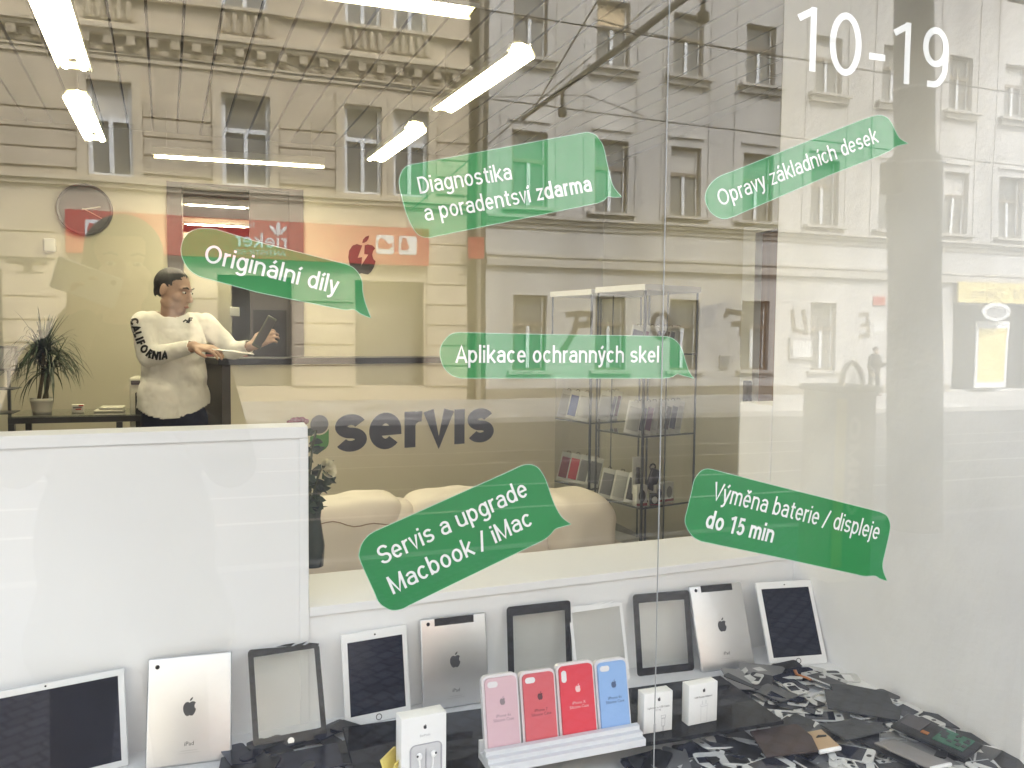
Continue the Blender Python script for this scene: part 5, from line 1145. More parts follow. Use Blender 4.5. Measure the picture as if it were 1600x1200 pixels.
for i, (xa, xb) in enumerate(((-SL+.06, sx(430)), (sx(425), x_gap1), (x_gap1+.005, x_gap2))):
    w = xb-xa; cx_c = (xa+xb)/2; mb = MB(); puff(mb, (cx_c, .10, zt-.20), (w+.02, .30, .46), 4.5, i+1, .009); puff(mb, (xb-.03, .07, zt-.07), (.12, .22, .17), 2.6, i+11, .008, (0, R(12), 0)); cu = mb.build('back_cushion', M_leath, t)
    mb = MB(); mb.tube([Vector((cx_c-w*.44+w*.80*k/16, -.053-.010*math.sin(3.14*k/16), zt-.052+.007*math.sin(k*1.1)+.012*math.sin(k*.35))) for k in range(17)], .0022, 5); mb.tube([Vector((cx_c-w*.40+.006*math.sin(k), -.062, zt-.06-.3*k/8)) for k in range(9)], .0016, 5); mb.build('piping', M_seam, cu)
mb = MB(); puff(mb, (sx(897), .03, zt-.145), (.29, .40, .29), 3.6, 7, .010); puff(mb, (sx(930), -.02, zt-.30), (.23, .44, .20), 3.0, 9, .012); mb.build('arm', M_leath, t)
mb = MB(); puff(mb, (-SL/2+.02, -.03, zt-.47), (SL-.1, .56, .27), 5.0, 8, .006); mb.build('seat', M_leath, t)
mb = MB(); mb.rbox((-SL/2+.02, .06, (zt-.62)/2+.06), (SL-.1, .44, zt-.62), .03); mb.build('base', M_leath, t)
for x in (-.15, -SL+.15):
    mb = MB(); mb.cyl((x, -.1, 0), (x, -.1, .08), .02, .028); mb.build('leg', M_packd[2], t)

# ================================================================== roses in a vase behind the high panel
M_leaf = pm('dark leaf', (0.035, 0.06, 0.035), 0.5, var=0.3, scale=20); M_stem = pm('stem', (0.06, 0.075, 0.03), 0.6); M_petal = pm('cream petal', (0.72, 0.68, 0.50), 0.6, var=0.05); M_petr = pm('red petal', (0.25, 0.025, 0.05), 0.5); M_vase = pm('dark vase', (0.035, 0.05, 0.05), 0.2)
FY = 1.35
def fl(px, py, y=FY): return on(px, py, 1, y)
vb = fl(489, 800); t = thing('rose_vase', 'vase of dark leaved roses with a cream and a red bloom beside the white panel', 'flowers', vb)
def rel(p): return p-vb
mb = MB(); mb.lathe([(.0, -.16), (.03, -.16), (.034, -.1), (.022, -.02), (.026, .02)], 16); mb.build('vase', M_vase, t)
stems = [[(487, 800), (492, 760), (500, 735), (508, 728)], [(486, 800), (484, 740), (488, 700), (494, 672)], [(487, 800), (500, 770), (508, 758), (515, 748)], [(484, 800), (480, 730), (474, 690), (464, 664)]]
for k, S in enumerate(stems):
    mb = MB(); mb.tube([rel(fl(*p, FY+.02*k)) for p in S], .0035, 6); mb.build('stem', M_stem, t)
def leafm(mb, p, d, L, w, rn):
    d = d.normalized(); s = d.cross(Vector((rn.uniform(-1, 1), rn.uniform(-1, 1), rn.uniform(.2, 1)))).normalized(); n = s.cross(d)
    P = [p, p+d*L*.3+s*w+n*w*.3, p+d*L*.7+s*w*.7, p+d*L-n*w*.3, p+d*L*.7-s*w*.7, p+d*L*.3-s*w+n*w*.3, p+d*L*.5-n*w*.2]
    mb.add(P, [(0, 1, 6), (1, 2, 6), (2, 3, 6), (3, 4, 6), (4, 5, 6), (5, 0, 6)], 0, True)
rn = random.Random(4); mb = MB()
for S in stems:
    for k in range(13):
        j = rn.randrange(len(S)-1); q = rn.random(); a = Vector(S[j]).lerp(Vector(S[j+1]), q); leafm(mb, rel(fl(a.x, a.y, FY+rn.uniform(-.02, .05))), Vector((rn.uniform(-1, 1), rn.uniform(-.6, .6), rn.uniform(-.5, .7))), rn.uniform(.025, .05), rn.uniform(.009, .016), rn)
for k in range(22): leafm(mb, rel(fl(488+rn.uniform(-6, 9), 782+rn.uniform(-38, 15), FY+rn.uniform(-.03, .05))), Vector((rn.uniform(-.6, 1), rn.uniform(-.6, .6), rn.uniform(-.6, .6))), rn.uniform(.03, .05), rn.uniform(.012, .02), rn)
mb.build('leaves', M_leaf, t)
def rose(p, r, m, d):
    mb = MB(); rn = random.Random(int(r*1e4)); d = d.normalized(); u = d.orthogonal().normalized(); w = d.cross(u)
    for ringi, (rr_, hh, n, tilt) in enumerate(((.35, 1.1, 3, .1), (.6, 1.05, 4, .3), (.85, .95, 5, .55), (1.05, .75, 5, .85))):
        for k in range(n):
            a = 2*math.pi*(k+.5*(ringi % 2))/n; V = []
            for i in range(4):
                for j in range(5):
                    aa = a+(j-2)*.75/n*2.2; hgt = hh*i/3; rad = rr_*(.35+.65*math.sin(1.2*i/3))+tilt*(i/3)**2*.3; V.append(p+(u*math.cos(aa)+w*math.sin(aa))*rad*r+d*(hgt*r-abs(j-2)*.06*r*(i/3)))
            mb.add(V, [(i*5+j, i*5+j+1, i*5+j+6, i*5+j+5) for i in range(3) for j in range(4)], 0, True)
    return mb.build('rose_bloom', m, t)
rose(rel(fl(508, 734)), .024, M_petal, Vector((.5, -.6, .3))); rose(rel(fl(466, 668, FY+.06)), .026, M_petr, Vector((-.1, -.3, 1)))

# ================================================================== table with plant and boxes at the back left
M_tmetal = pm('black table metal', (0.03, 0.03, 0.035), 0.45); M_tglass = clear('table glass', (0.75, 0.78, 0.77), 0.06)
TY = 3.9
ta = on(12, 651, 1, TY); tb = on(215, 640, 1, TY+.1); TZ = ta.z
t = thing('glass_table', 'low black metal table with a glass top at the back left', 'table', (ta.x, TY, 0), 0)
TW = tb.x-ta.x+.25; TD = .42
mb = MB()
for a, b in (((0, 0), (TW, .035)), ((0, TD-.035), (TW, TD)), ((0, .0351), (.035, TD-.0351)), ((TW-.035, .0351), (TW, TD-.0351)), ((TW*.6, .0351), (TW*.6+.03, TD-.0351))): mb.span((a[0], a[1], TZ-.04), (b[0], b[1], TZ-.009))
mb.build('frame', M_tmetal, t)
mb = MB(); mb.span((0, 0, TZ-.0085), (TW, TD, TZ)); mb.build('table_top', M_tglass, t)
for x, y in ((0.0, 0), (TW-.03, 0), (0, TD-.03), (TW-.03, TD-.03), (TW*.6, 0)): mb = MB(); mb.span((x, y, 0), (x+.03, y+.03, TZ-.041)); mb.build('leg', M_tmetal, t)
PY = TY+.15
M_pot = pm('white plant pot', (0.62, 0.60, 0.53), 0.5, var=.04); M_soil = pm('soil', (.05, .035, .025), .95); M_bark = pm('cane bark', (.09, .075, .05), .9, var=.3, scale=30); M_drac = pm('dragon tree leaf', (0.035, 0.055, 0.034), 0.4, var=0.3, scale=6)
pc = on(66, 655, 1, PY); pr_ = (on(84, 640, 1, PY)-on(48, 640, 1, PY)).length/2; ph_ = on(66, 622, 1, PY).z-TZ
t = thing('dragon_tree', 'spiky dark dragon tree in a white pot on the glass table', 'plant', (pc.x, PY, TZ))
mb = MB(); mb.lathe([(0, .001), (pr_*.82, .001), (pr_*.86, .02), (pr_, ph_-.02), (pr_*1.04, ph_-.018), (pr_*1.04, ph_), (pr_*.96, ph_), (pr_*.94, ph_-.02), (0, ph_-.02)], 28); mb.build('pot', M_pot, t)
mb = MB(); mb.cyl((0, 0, ph_-.03), (0, 0, ph_-.018), pr_*.93, n=24); mb.build('soil', M_soil, t)
def w2(px, py): p = on(px, py, 1, PY); return Vector((p.x-pc.x, 0, p.z-TZ))
crowns = [(w2(68, 548), .30, 125, 1.0), (w2(78, 578), .24, 75, 1.0), (w2(62, 560)+Vector((0, .03, 0)), .27, 55, .7)]
rn = random.Random(12)
for k, (c, Lf, n, up) in enumerate(crowns):
    b = Vector((-.015+.02*k, .01*(k-1), ph_-.03)); mb = MB(); mb.tube([b, b.lerp(c, .5)+Vector((.006, 0, 0)), c], [.011, .009, .008], 8); mb.build('cane', M_bark, t)
    mb = MB()
    for i in range(n):
        az = rn.uniform(0, 6.283); el = math.asin(rn.uniform(-.25, 1)); d = Vector((math.cos(az)*math.cos(el), math.sin(az)*math.cos(el), math.sin(el))); L = Lf*rn.uniform(.7, 1.15); s = d.cross(Vector((0, 0, 1))); s = s.normalized() if s.length > .05 else Vector((1, 0, 0)); droop = rn.uniform(.35, 1.0)*(1 if el < 1.0 else .25); wd = rn.uniform(.0045, .0095)
        V = []; m_ = 7
        for j in range(m_+1):
            q = j/m_; p = c+Vector((0, 0, rn.uniform(-.03, .03) if j == 0 else 0))+d*L*q*(1-.25*droop*q*q)+Vector((0, 0, -droop*L*.75*q*q*q)); ww = wd*(1-q)**.6*(1 if j > 0 else .7); V += [p+s*ww, p-s*ww]
        mb.add(V, [(2*j, 2*j+1, 2*j+3, 2*j+2) for j in range(m_)], 0, True)
    mb.build('leaves', M_drac, t)
c = on(122, 652, 1, TY+.16); t = thing('carton', 'small white and red printed carton on the glass table', 'box', (c.x, TY+.16, TZ+.001), R(10))
wq = (on(131, 645, 1, TY+.16)-on(112, 645, 1, TY+.16)).length; hq = on(122, 632, 1, TY+.16).z-TZ
mb = MB(); mb.rbox((0, 0, hq/2), (wq, .05, hq), .003, seg=2); mb.build('body', M_pot, t); mb = MB(); mb.span((-wq*.2, -.0268, hq*.38), (wq*.25, -.0252, hq*.52)); mb.span((wq*.05, -.0268, hq*.8), (wq*.45, -.0252, hq*.97)); mb.build('red_print', M_redsign, t); mb = MB(); mb.span((-wq*.4, -.0264, hq*.6), (wq*.3, -.0252, hq*.72)); mb.build('grey_print', M_lgrey, t)
c = on(172, 652, 1, TY+.2); t = thing('storage_box', 'low white lidded box on the right end of the glass table', 'box', (c.x, TY+.2, TZ+.001)); wq = (on(194, 645, 1, TY+.2)-on(148, 645, 1, TY+.2)).length; hq = on(160, 640, 1, TY+.2).z-TZ
mb = MB(); mb.rbox((0, 0, hq/2), (wq, .12, hq), .004, seg=2); mb.build('body', M_pot, t); mb = MB(); mb.rbox((.012, .01, hq+.009), (wq*.8, .13, .016), .004, seg=2); mb.build('lid', M_pot, t)
# machine with pale frame half hidden behind the man
MY = 4.3
c = on(215, 660, 1, MY); zt2 = on(215, 590, 1, MY).z; wq = .26; x0 = on(202, 620, 1, MY).x
t = thing('card_machine', 'black and cream desktop machine half hidden behind the man', 'machine', (x0, MY, 0))
mb = MB(); mb.rbox((wq/2, .12, (.75+zt2)/2), (wq, .24, zt2-.75), .012); mb.build('body', M_pot, t); mb = MB(); mb.rbox((wq/2+.008, -.004, .75+(zt2-.75)*.42), (wq-.05, .012, (zt2-.75)*.75), .006); mb.build('front_recess', M_black, t); mb = MB(); mb.rbox((wq/2, -.004, zt2-.03), (wq-.02, .012, .025), .005); mb.build('slot', M_black, t); mb = MB(); mb.rbox((wq/2, .12, .735), (.5, .4, .03), .005); mb.span((wq/2-.03, .1, 0), (wq/2+.03, .16, .719)); mb.build('stand', M_tmetal, t)
# picture and low shelves at the left edge
c = on(12, 560, 1, BY-.02); t = thing('framed_picture', 'small grey framed photograph on the back wall behind the dragon tree', 'picture', c)
mb = MB(); mb.rbox((0, 0, 0), (.11, .02, .16), .004); mb.build('frame', M_clock, t); mb = MB(); mb.box((0, -.0115, .0), (.085, .002, .13)); mb.build('print', M_lgp, t)
t = thing('wall_shelf', 'thin glass shelves at the left edge of the room', 'shelf', (on(8, 608, 1, 4.2).x, 4.2, on(8, 608, 1, 4.2).z))
mb = MB(); mb.span((-.5, 0, -.006), (.04, .2, 0)); mb.build('upper_board', M_cedge, t); z2 = on(8, 646, 1, 4.2).z-t.location.z; mb = MB(); mb.span((-.5, 0, z2-.006), (.03, .2, z2)); mb.build('lower_board', M_cedge, t); mb = MB(); mb.span((-.03, .18, z2-.1), (-.015, .2, .1)); mb.build('upright', M_cedge, t)
# dark chair with jacket between man and counter
c = on(335, 600, 1, 3.9); t = thing('office_chair', 'dark office chair with a dark red jacket behind the counter end', 'chair', (c.x, 3.9, 0))
zc = c.z; M_fab = pm('black chair fabric', (.018, .018, .024), .8); M_redj = pm('dark red cloth', (.13, .03, .035), .85)
mb = MB(); mb.rbox((0, .05, zc+.02), (.42, .09, .36), .04); mb.build('backrest', M_fab, t); mb = MB(); mb.rbox((0, -.2, .48), (.46, .44, .09), .03); mb.build('seat', M_fab, t); mb = MB(); mb.cyl((0, -.2, .1), (0, -.2, .44), .03); mb.tube([(0, .06, zc-.1), (0, .08, .5), (0, -.1, .43)], .018, 8); mb.build('stem', M_tmetal, t)
mb = MB()
for k in range(5): a = 2*math.pi*k/5; mb.tube([(0, -.2, .1), (.26*math.cos(a), -.2+.26*math.sin(a), .06)], .018, 6); mb.ell((.26*math.cos(a), -.2+.26*math.sin(a), .03), (.03, .03, .03), u=10, v=6)
mb.build('star_base', M_tmetal, t); mb = MB(); mb.rbox((.05, -.01, zc+.06), (.28, .05, .22), .024); mb.ell((.1, -.03, zc-.06), (.12, .04, .1)); mb.build('jacket', M_redj, t)
# ================================================================== people
M_skin = pm('skin', (0.50, 0.33, 0.255), 0.5, var=0.08, scale=14); M_hair = pm('dark hair', (0.014, 0.011, 0.010), 0.6, var=0.3, scale=60, bump=.4, bscale=150); M_shirt = pm('white jersey', (0.84, 0.825, 0.80), 0.85, var=0.03, scale=6, bump=.12, bscale=22); M_jean = pm('navy trousers', (0.012, 0.016, 0.045), 0.8, var=.2, scale=20); M_shoe = pm('dark shoes', (.02, .02, .02), .5); M_eye = pm('eye white', (.7, .68, .65), .2, var=.02); M_iris = pm('iris', (.03, .02, .015), .1); M_lip = pm('lip', (.30, .12, .09), .5)
def remeshed(name, elems, voxel, mat, parent, smooth=6, cut=None):
    """one continuous surface grown over tapered capsules and ellipsoids"""
    mb = MB()
    for e in elems:
        if e[0] == 'c':
            _, a, b, ra, rb_ = e; a = Vector(a); b = Vector(b); mb.cyl(a, b, ra, rb_, 18); mb.ell(a, (ra,)*3, u=18, v=12); mb.ell(b, (rb_,)*3, u=18, v=12)
        else:
            _, c, r, rot = e; mb.ell(c, r, rot, u=24, v=16)
    o = mb.build(name, mat)
    m = o.modifiers.new('r', 'REMESH'); m.mode = 'VOXEL'; m.voxel_size = voxel; m.use_smooth_shade = True
    s = o.modifiers.new('s', 'SMOOTH'); s.factor = .5; s.iterations = smooth
    dg = bpy.context.evaluated_depsgraph_get(); me = bpy.data.meshes.new_from_object(o.evaluated_get(dg)); me.name = name
    bpy.data.objects.remove(o)
    if cut:
        bm = bmesh.new(); bm.from_mesh(me); bmesh.ops.delete(bm, geom=[v for v in bm.verts if cut(v.co)], context='VERTS'); bm.to_mesh(me); bm.free()
    me.materials.clear(); me.materials.append(mat); me.polygons.foreach_set('use_smooth', [True]*len(me.polygons))
    o = bpy.data.objects.new(name, me); COL.objects.link(o); o.parent = parent; return o
def hand(wr, dirv, up, size=.185, curl=25, spread=5, thumb=1, r=.0088):
    """palm plus five separate bent fingers; dirv points from wrist to knuckles, up out of the back of the hand"""
    d = Vector(dirv).normalized(); u = Vector(up); u = (u-d*u.dot(d)).normalized(); s = d.cross(u)*thumb
    E_ = []; pl_ = size*.5; base = wr+d*size*.06
    for k, (off, ln) in enumerate(((-.036, .40), (-.012, .45), (.012, .42), (.034, .33))):
        k0 = wr+d*pl_*(1.0 if k < 3 else .93)+s*(-off)
        E_.append(('c', wr+s*(-off*.6)+d*.012, k0, .0125, .0105))
        p = k0; a = curl*.6; ax = d.cross(u)
        for seg, f in enumerate((.46, .32, .22)):
            q = Matrix.Rotation(R(-a), 3, ax) if True else None; dv_ = (d*math.cos(R(a))-u*math.sin(R(a))+s*(-off)*spread*.05).normalized(); n_ = p+dv_*ln*size*f; E_.append(('c', p, n_, r*(1-.07*seg), r*(.93-.07*seg))); p = n_; a += curl
    t0 = wr+d*size*.14+s*.026; t1 = t0+(d*.6+s*.75-u*.25).normalized()*size*.20; t2 = t1+(d*.9+s*.2-u*.35).normalized()*size*.17; t3 = t2+(d*.95-u*.35).normalized()*size*.12
    E_ += [('c', wr+d*.01+s*.01, t0, .014, .0125), ('c', t0, t1, .0125, .0105), ('c', t1, t2, .0105, .0092), ('c', t2, t3, .0092, .0075)]
    return E_
def head_elems(c, fwd, s=1.0, up=Vector((0, 0, 1))):
    f = Vector(fwd).normalized(); r = f.cross(up).normalized(); u = r.cross(f)
    rot = Matrix((r, f, u)).transposed().to_euler()
    P = lambda x, y, z: c+(r*x+f*y+u*z)*s
    E_ = [('e', P(0, -.014, .03), (.074*s, .094*s, .086*s), rot), ('e', P(0, .03, -.03), (.060*s, .062*s, .085*s), rot), ('e', P(0, .058, -.088), (.034*s, .03*s, .026*s), rot), ('e', P(0, .066, .028), (.052*s, .024*s, .018*s), rot),
          ('c', P(0, .088, .012), P(0, .106, -.022), .0095*s, .0135*s), ('e', P(0, .098, -.028), (.018*s, .013*s, .010*s), rot), ('e', P(0, .083, -.056), (.026*s, .013*s, .0075*s), rot), ('e', P(0, .082, -.068), (.022*s, .013*s, .0075*s), rot),
          ('e', P(.044, .058, -.02), (.024*s, .026*s, .022*s), rot), ('e', P(-.044, .058, -.02), (.024*s, .026*s, .022*s), rot), ('e', P(.05, .012, -.06), (.02*s, .04*s, .03*s), rot), ('e', P(-.05, .012, -.06), (.02*s, .04*s, .03*s), rot),
          ('e', P(.077, -.012, .0), (.008*s, .018*s, .032*s), rot), ('e', P(-.077, -.012, .0), (.008*s, .018*s, .032*s), rot)]
    return E_, P, rot
def head_parts(t, P, rot, s, hair_m, short=True):
    for sx in (-1, 1):
        mb = MB(); mb.ell(P(.031*sx, .0795, .012), (.0125*s, .0095*s, .0058*s), rot, u=14, v=10); e = mb.build('eye', M_eye, t)
        mb = MB(); mb.ell(P(.032*sx, .0885, .012), (.0056*s, .003*s, .0048*s), rot, u=12, v=8); mb.build('iris', M_iris, e)
        mb = MB(); mb.tube([P(.014*sx, .091, .034), P(.032*sx, .090, .040), P(.050*sx, .077, .034)], [.003*s, .0042*s, .002*s], 6); mb.build('eyebrow', hair_m, t)
    mb = MB(); mb.ell(P(0, .0925, -.0615), (.021*s, .006*s, .0065*s), rot, u=14, v=8); mb.build('mouth', M_lip, t)

# ---- the man at the counter
MANY = 3.42
def mp(px, py, dy=0.0): return on(px, py, 1, MANY+dy)
hc = mp(271, 455, .02); root = mp(272, 640); fl0 = 0.0
t = thing('person', 'man in a white lettered long sleeved shirt holding a tablet over the counter', 'person', (root.x, MANY, 0))
O = Vector(t.location)
def q_(px, py, dy=0.0): return mp(px, py, dy)-O
hcl = hc-O; fwd = Vector((.84, -.46, -.26)); hs = (mp(271, 418)-mp(271, 488)).length/.232
HE, HP, hrot = head_elems(hcl, fwd, hs)
shR, shL = q_(224, 505, -.06), q_(322, 507, .10); elR, elL = q_(232, 558, -.10), q_(362, 548, .02); wrR, wrL = q_(303, 541, -.22), q_(393, 541, -.08)
nk0, nk1 = q_(268, 503, .03), q_(268, 472, .02); ch = q_(268, 545, .03); wa = q_(272, 595, .02); hp = q_(272, 640, .02)
hkR, hkL = q_(252, 655), q_(294, 655); knR = Vector((hkR.x-.01, -.03, .50)); knL = Vector((hkL.x+.02, .02, .50)); anR = Vector((hkR.x-.02, .02, .09)); anL = Vector((hkL.x+.03, .06, .09))
handR = hand(wrR, q_(330, 545, -.26)-wrR, Vector((0.1, -.3, 1)), .175, 24, 4, 1); handL = hand(wrL, q_(416, 527, -.10)-wrL, Vector((-.35, -.75, .5)), .175, 34, 4, -1)
core = [('c', nk0, nk1, .053, .050), ('e', ch, (.148, .092, .19), (0, 0, R(-20))), ('e', wa, (.128, .088, .17), None), ('e', hp, (.135, .092, .14), None)]
arms = [('c', shR, elR, .050, .040), ('c', elR, wrR, .039, .026), ('c', shL, elL, .048, .038), ('c', elL, wrL, .037, .025)]
legs = [('c', hkR, knR, .082, .055), ('c', knR, anR, .052, .036), ('c', hkL, knL, .082, .055), ('c', knL, anL, .052, .036)]
feet = [('e', anR+Vector((.03, -.05, -.05)), (.042, .125, .036), None), ('e', anL+Vector((.05, -.05, -.05)), (.042, .125, .036), None)]
remeshed('body', HE+core+arms+legs+feet+handR+handL, .0052, M_skin, t, 3)
head_parts(t, HP, hrot, hs, M_hair)
f_ = fwd.normalized()
hair = [('e', HP(0, -.017, .033), (.0768*hs, .0955*hs, .0875*hs), hrot), ('e', HP(0, -.062, -.005), (.060*hs, .036*hs, .06*hs), hrot)]
fr = HP(0, 1, 0)-HP(0, 0, 0); fr.normalize()
uu = (HP(0, 0, 1)-HP(0, 0, 0)).normalized(); cc = HP(0, 0, 0)
def hair_cut(v):
    y = (v-cc).dot(fr)/hs; z = (v-cc).dot(uu)/hs; j = .004*math.sin(v.x*310+v.z*170)+.004*math.sin(v.z*420-v.y*260); y += j; z += j
    return (y > .050 and z < .088) or (y > .03 and z < .062) or (y > .012 and z < .03) or (y > -.025 and z < -.005) or z < -.045
remeshed('hair', hair, .005, M_hair, t, 4, hair_cut)
# shirt: torso with curved hem, sleeves down to the wrists
hem = q_(268, 648, .0)
shirt = [('e', ch+Vector((0, 0, .01)), (.172, .112, .20), (0, 0, R(-20))), ('c', q_(236, 506, -.02), q_(306, 507, .07), .062, .06), ('c', q_(264, 497, .03), q_(266, 512, .03), .070, .10), ('e', wa+Vector((.0, 0, .02)), (.158, .112, .22), None), ('c', q_(254, 615, 0), q_(254, 655, 0), .116, .122), ('c', q_(290, 615, .03), q_(290, 655, .03), .114, .122),
         ('c', shR, elR, .058, .048), ('c', elR, wrR, .046, .032), ('c', shL, elL, .056, .046), ('c', elL, wrL, .044, .031)]
hz = hem.z; nkc = q_(267, 497, .0)
def shirt_cut(v):
    d = (v.x-hem.x)/.19
    if v.z < hz+.075*min(1, d*d)-.015: return True
    if (Vector(v)-nkc-Vector((0, .02, .035))).length < .078: return True
    for wr, el in ((wrR, elR), (wrL, elL)):
        dd = (wr-el).normalized()
        if (Vector(v)-wr).dot(dd) > -.012 and (Vector(v)-wr).length < .09: return True
    return False
sh = remeshed('shirt', shirt, .007, M_shirt, t, 8, shirt_cut)
for mdl in (sh,):
    tx = bpy.data.textures.new('folds', 'CLOUDS'); tx.noise_scale = .055; tx.noise_depth = 3
    d = mdl.modifiers.new('folds', 'DISPLACE'); d.texture = tx; d.strength = .016; d.mid_level = .5; d.texture_coords = 'LOCAL'
    sd_ = mdl.modifiers.new('cloth', 'SOLIDIFY'); sd_.thickness = .003; sd_.offset = 1
remeshed('trousers', [('e', hp+Vector((0, 0, -.04)), (.150, .105, .12), None), ('c', hkR, knR, .098, .075), ('c', knR, anR, .073, .062), ('c', hkL, knL, .098, .075), ('c', knL, anL, .073, .062)], .009, M_jean, t, 5, lambda v: v.z > hz+.09 or v.z < .07)
for an, dx in ((anR, .03), (anL, .05)): mb = MB(); mb.ell(an+Vector((dx, -.05, -.045)), (.05, .14, .045)); mb.build('shoe', M_shoe, t)
# lettering wrapped round the sleeve
bpy.context.view_layer.update()
dgs = bpy.context.evaluated_depsgraph_get(); she = sh.evaluated_get(dgs)
from mathutils.bvhtree import BVHTree
bv = BVHTree.FromObject(she, dgs)
cl_ = CAM-O
def sleeve(px, py, lift):
    v = ray(px, py); h = bv.ray_cast(cl_, v.normalized())
    return (h[0]-v.normalized()*lift) if h[0] is not None else q_(px, py, -.16)
path = [(206, 497), (209, 510), (213, 524), (218, 537), (224, 548), (234, 556), (247, 559), (262, 557)]
cum = [0]
for a, b in zip(path[:-1], path[1:]): cum.append(cum[-1]+(Vector(b)-Vector(a)).length)
def along(s):
    s = max(0, min(cum[-1]-1e-3, s))
    for i in range(len(path)-1):
        if cum[i] <= s <= cum[i+1]:
            q = (s-cum[i])/(cum[i+1]-cum[i]); p = Vector(path[i]).lerp(Vector(path[i+1]), q); dd = (Vector(path[min(i+2, len(path)-1)])-Vector(path[max(i-1, 0)])).normalized(); return p, dd
W_ = text_w('CALIFORNIA', .24); mb = MB()
def slp(u, v, k):
    p, dd = along(u/W_*cum[-1]); n = Vector((dd.y, -dd.x)); P = p+n*((v-.3)*13.5); return sleeve(P.x, P.y, .004+.0004*k)
lettering(mb, 'CALIFORNIA', .24, slp, sub=3); mb.build('sleeve_lettering', M_mark, sh)
mb = MB()
for k, L in enumerate(([(-8, 2), (-4, -1), (0, 1), (2, -4), (7, -4)], [(-3, 2), (1, 3), (3, -1), (6, -1)])):
    for i, (l, r) in enumerate(stroke_strip(L, 1.1)): pass
    o = stroke_strip(L, 1.1); V = []
    for l, r in o: V += [sleeve(294+l.x, 501+l.y, .004+.0005*k), sleeve(294+r.x, 501+r.y, .004+.0005*k)]
    mb.add(V, [(2*j, 2*j+1, 2*j+3, 2*j+2) for j in range(len(o)-1)])
mb.build('chest_mark', M_mark, sh)
# what he holds
M_tabg = pm('greenish grey tablet', (0.11, 0.12, 0.085), 0.4, var=.05)
c = mp(413, 519, -.12); mb = MB(); mb.rbox((0, 0, 0), (.050, .012, .175), .005); o = mb.build('tablet_body', M_tabg)
tt = thing('held_tablet', 'thin dark grey green tablet held upright in the man\'s left hand', 'tablet', c, rot=(R(10), R(27), R(20))); o.parent = tt; o.name = 'casing'
mb = MB(); mb.span((-.021, -.0068, -.075), (.021, -.0061, .075)); mb.build('screen', M_dgrey, tt)
a, b = mp(330, 545, -.26), mp(396, 553, -.22); x = (b-a); tt = thing('held_screen', 'thin pale screen panel held flat in the man\'s right hand', 'panel', (a+b)/2, math.atan2(x.y, x.x)); mb = MB(); mb.rbox((0, 0, 0), (x.length, .045, .005), .002, rot=(R(8), math.atan2(-x.z, x.length), 0)); mb.build('panel', M_alu, tt)

# ---- simple figures outside: the one who takes the picture, and a pedestrian across the street
M_coat = pm('dark coat', (0.028, 0.027, 0.028), 0.9, var=.2, scale=8); M_dhair = pm('brown hair', (.02, .014, .010), .7, var=.3, scale=40)
hcx = on(190, 418, 1, 1.32); px_ = on(196, 800, 1, 1.32)
t = thing('person', 'person in a dark coat on the near pavement raising a pale phone, mirrored at left', 'person', (px_.x, -1.36, 0)); O = Vector(t.location)
hl = Vector((hcx.x-O.x, .02, hcx.z))
E_, P2, r2 = head_elems(hl, Vector((.15, 1, -.1)), 1.0)
def s_(px, py, y=1.34): p = on(px, py, 1, y); return Vector((p.x-O.x, -y-O.y, p.z))
sA, sB = Vector((-.17, 0, hl.z-.27)), Vector((.19, 0, hl.z-.28)); eA, eB = Vector((-.24, .10, hl.z-.50)), Vector((.27, .06, hl.z-.53)); wA = s_(122, 505, 1.05); wB = Vector((.14, .22, hl.z-.36))
body = E_+[('c', hl+Vector((0, -.02, -.2)), hl, .055, .055), ('e', Vector((0, 0, hl.z-.42)), (.2, .12, .24), None), ('e', Vector((0, 0, hl.z-.72)), (.19, .12, .22), None), ('c', sA, eA, .05, .04), ('c', eA, wA, .04, .028), ('c', sB, eB, .05, .04), ('c', eB, wB, .04, .028), ('c', Vector((-.1, 0, .75)), Vector((-.13, 0, .1)), .075, .045), ('c', Vector((.1, 0, .75)), Vector((.14, .0, .1)), .075, .045), ('e', Vector((-.13, .06, .05)), (.045, .13, .045), None), ('e', Vector((.14, .06, .05)), (.045, .13, .045), None)]
body += hand(wA, Vector((.25, .4, .9)), Vector((-.6, -.6, .2)), .17, 30, 4, 1)+hand(wB, Vector((-.5, .5, .6)), Vector((.5, -.5, .2)), .17, 40, 4, -1)
remeshed('body', body, .007, M_skin, t, 3); head_parts(t, P2, r2, 1.0, M_dhair)
remeshed('hair', [('e', hl+Vector((0, -.025, .045)), (.098, .108, .10), None), ('e', hl+Vector((-.07, -.03, -.07)), (.045, .06, .13), None), ('e', hl+Vector((.07, -.03, -.07)), (.045, .06, .13), None), ('e', hl+Vector((0, -.07, -.08)), (.09, .05, .15), None)], .008, M_dhair, t, 5, lambda v: v.y > hl.y+.06 and v.z < hl.z+.07)
remeshed('coat', [('e', Vector((0, 0, hl.z-.40)), (.24, .155, .27), None), ('e', Vector((0, 0, hl.z-.75)), (.23, .15, .32), None), ('c', Vector((-.07, 0, hl.z-.9)), Vector((-.11, 0, .62)), .16, .15), ('c', Vector((.08, 0, hl.z-.9)), Vector((.13, 0, .62)), .16, .15), ('c', sA, eA, .085, .07), ('c', eA, wA, .068, .045), ('c', sB, eB, .085, .07), ('c', eB, wB, .068, .045), ('e', hl+Vector((0, -.03, -.2)), (.11, .10, .07), None)], .010, M_coat, t, 6, lambda v: v.z < .52)
remeshed('trousers', [('c', Vector((-.1, 0, .75)), Vector((-.13, 0, .12)), .095, .07), ('c', Vector((.1, 0, .75)), Vector((.14, 0, .12)), .095, .07)], .010, M_coat, t, 3)
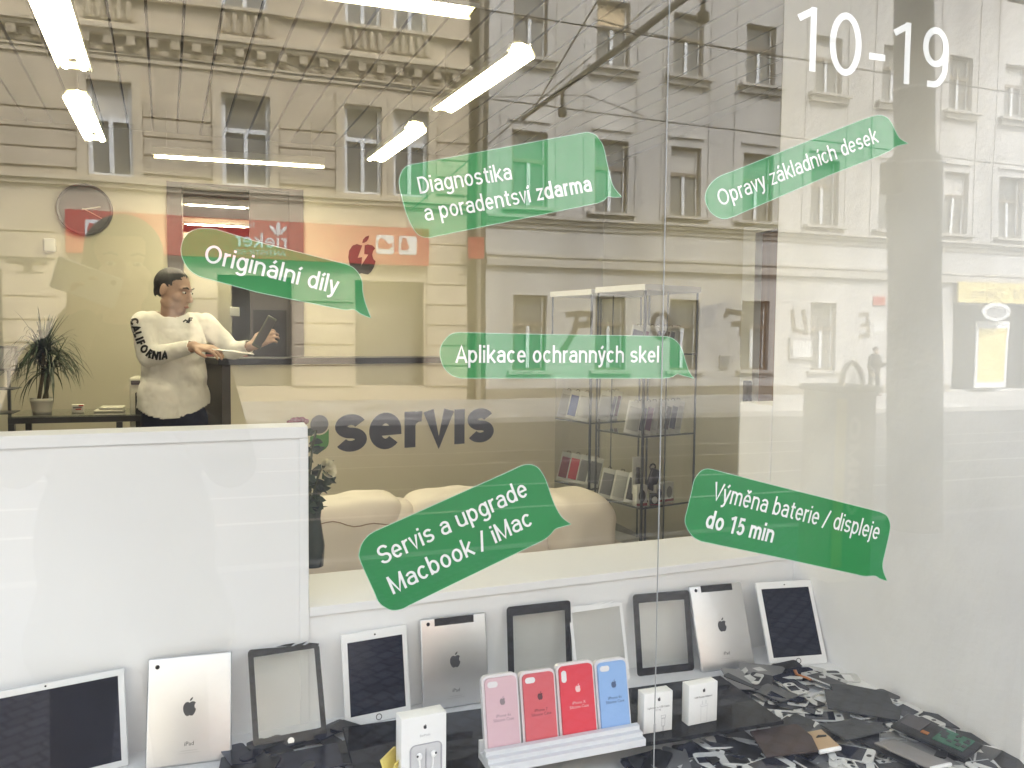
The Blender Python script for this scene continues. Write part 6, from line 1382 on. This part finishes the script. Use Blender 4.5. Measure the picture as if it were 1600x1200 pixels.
tt = thing('held_phone', 'pale phone held up by the person outside, a faint light patch in the reflection', 'phone', O+wA+Vector((.03, .07, .09)), rot=(R(-8), R(20), R(10))); mb = MB(); mb.rbox((0, 0, 0), (.145, .009, .072), .004); mb.build('casing', M_alu, tt); mb = MB(); mb.cyl((.055, .005, .022), (.055, .0065, .022), .006); mb.build('camera', M_bbez, tt)

p0 = mir(1364, 627, 20.3); zt = mir(1366, 540, 20.3).z; H = zt-(-.30)
t = thing('person', 'distant pedestrian in dark clothes on the far pavement, looking down at one hand', 'person', (p0.x, -20.3, -.31)); k = H/1.75
V3 = lambda x, y, z: Vector((x, y, z))*k
E_, P3, r3 = head_elems(V3(0, .03, 1.62), Vector((.8, .5, -.25)), k)
body = E_+[('c', V3(0, 0, 1.4), V3(0, .02, 1.55), .055, .05), ('e', V3(0, 0, 1.2), (.19, .12, .25), None), ('e', V3(0, 0, .95), (.17, .12, .18), None), ('c', V3(-.18, 0, 1.36), V3(-.23, .0, 1.06), .05, .04), ('c', V3(-.23, 0, 1.06), V3(-.18, .14, .86), .04, .03), ('c', V3(.18, .0, 1.36), V3(.25, .05, 1.08), .05, .04), ('c', V3(.25, .05, 1.08), V3(.38, .2, 1.16), .04, .03), ('c', V3(-.09, 0, .88), V3(-.10, -.02, .46), .08, .055), ('c', V3(-.10, -.02, .46), V3(-.12, -.08, .06), .05, .04), ('c', V3(.09, 0, .88), V3(.13, .08, .47), .08, .055), ('c', V3(.13, .08, .47), V3(.12, .1, .06), .05, .04), ('e', V3(-.11, -.03, .04), (.045, .12, .04), None), ('e', V3(.13, .15, .04), (.045, .12, .04), None)]
body += hand(V3(.38, .2, 1.16), Vector((.7, .4, .2)), Vector((0, 0, 1)), .17, 30, 4, 1)+hand(V3(-.18, .14, .86), Vector((.1, .3, -1)), Vector((-1, 0, 0)), .17, 20, 4, 1)
remeshed('body', body, .010, M_skin, t, 3)
remeshed('hair', [('e', V3(-.01, .01, 1.67), (.086, .1, .085), None)], .010, M_dhair, t, 3)
remeshed('jacket', [('e', V3(0, 0, 1.2), (.24, .165, .30), None), ('e', V3(0, 0, .98), (.22, .16, .2), None), ('c', V3(-.18, 0, 1.36), V3(-.23, 0, 1.06), .08, .07), ('c', V3(-.23, 0, 1.06), V3(-.18, .14, .88), .065, .05), ('c', V3(.18, 0, 1.36), V3(.25, .05, 1.08), .08, .07), ('c', V3(.25, .05, 1.08), V3(.37, .19, 1.15), .065, .05)], .012, M_coat, t, 5)
remeshed('trousers', [('c', V3(-.09, 0, .88), V3(-.10, -.02, .46), .105, .08), ('c', V3(-.10, -.02, .46), V3(-.12, -.08, .1), .078, .07), ('c', V3(.09, 0, .88), V3(.13, .08, .47), .105, .08), ('c', V3(.13, .08, .47), V3(.12, .1, .1), .078, .07)], .012, M_coat, t, 3)
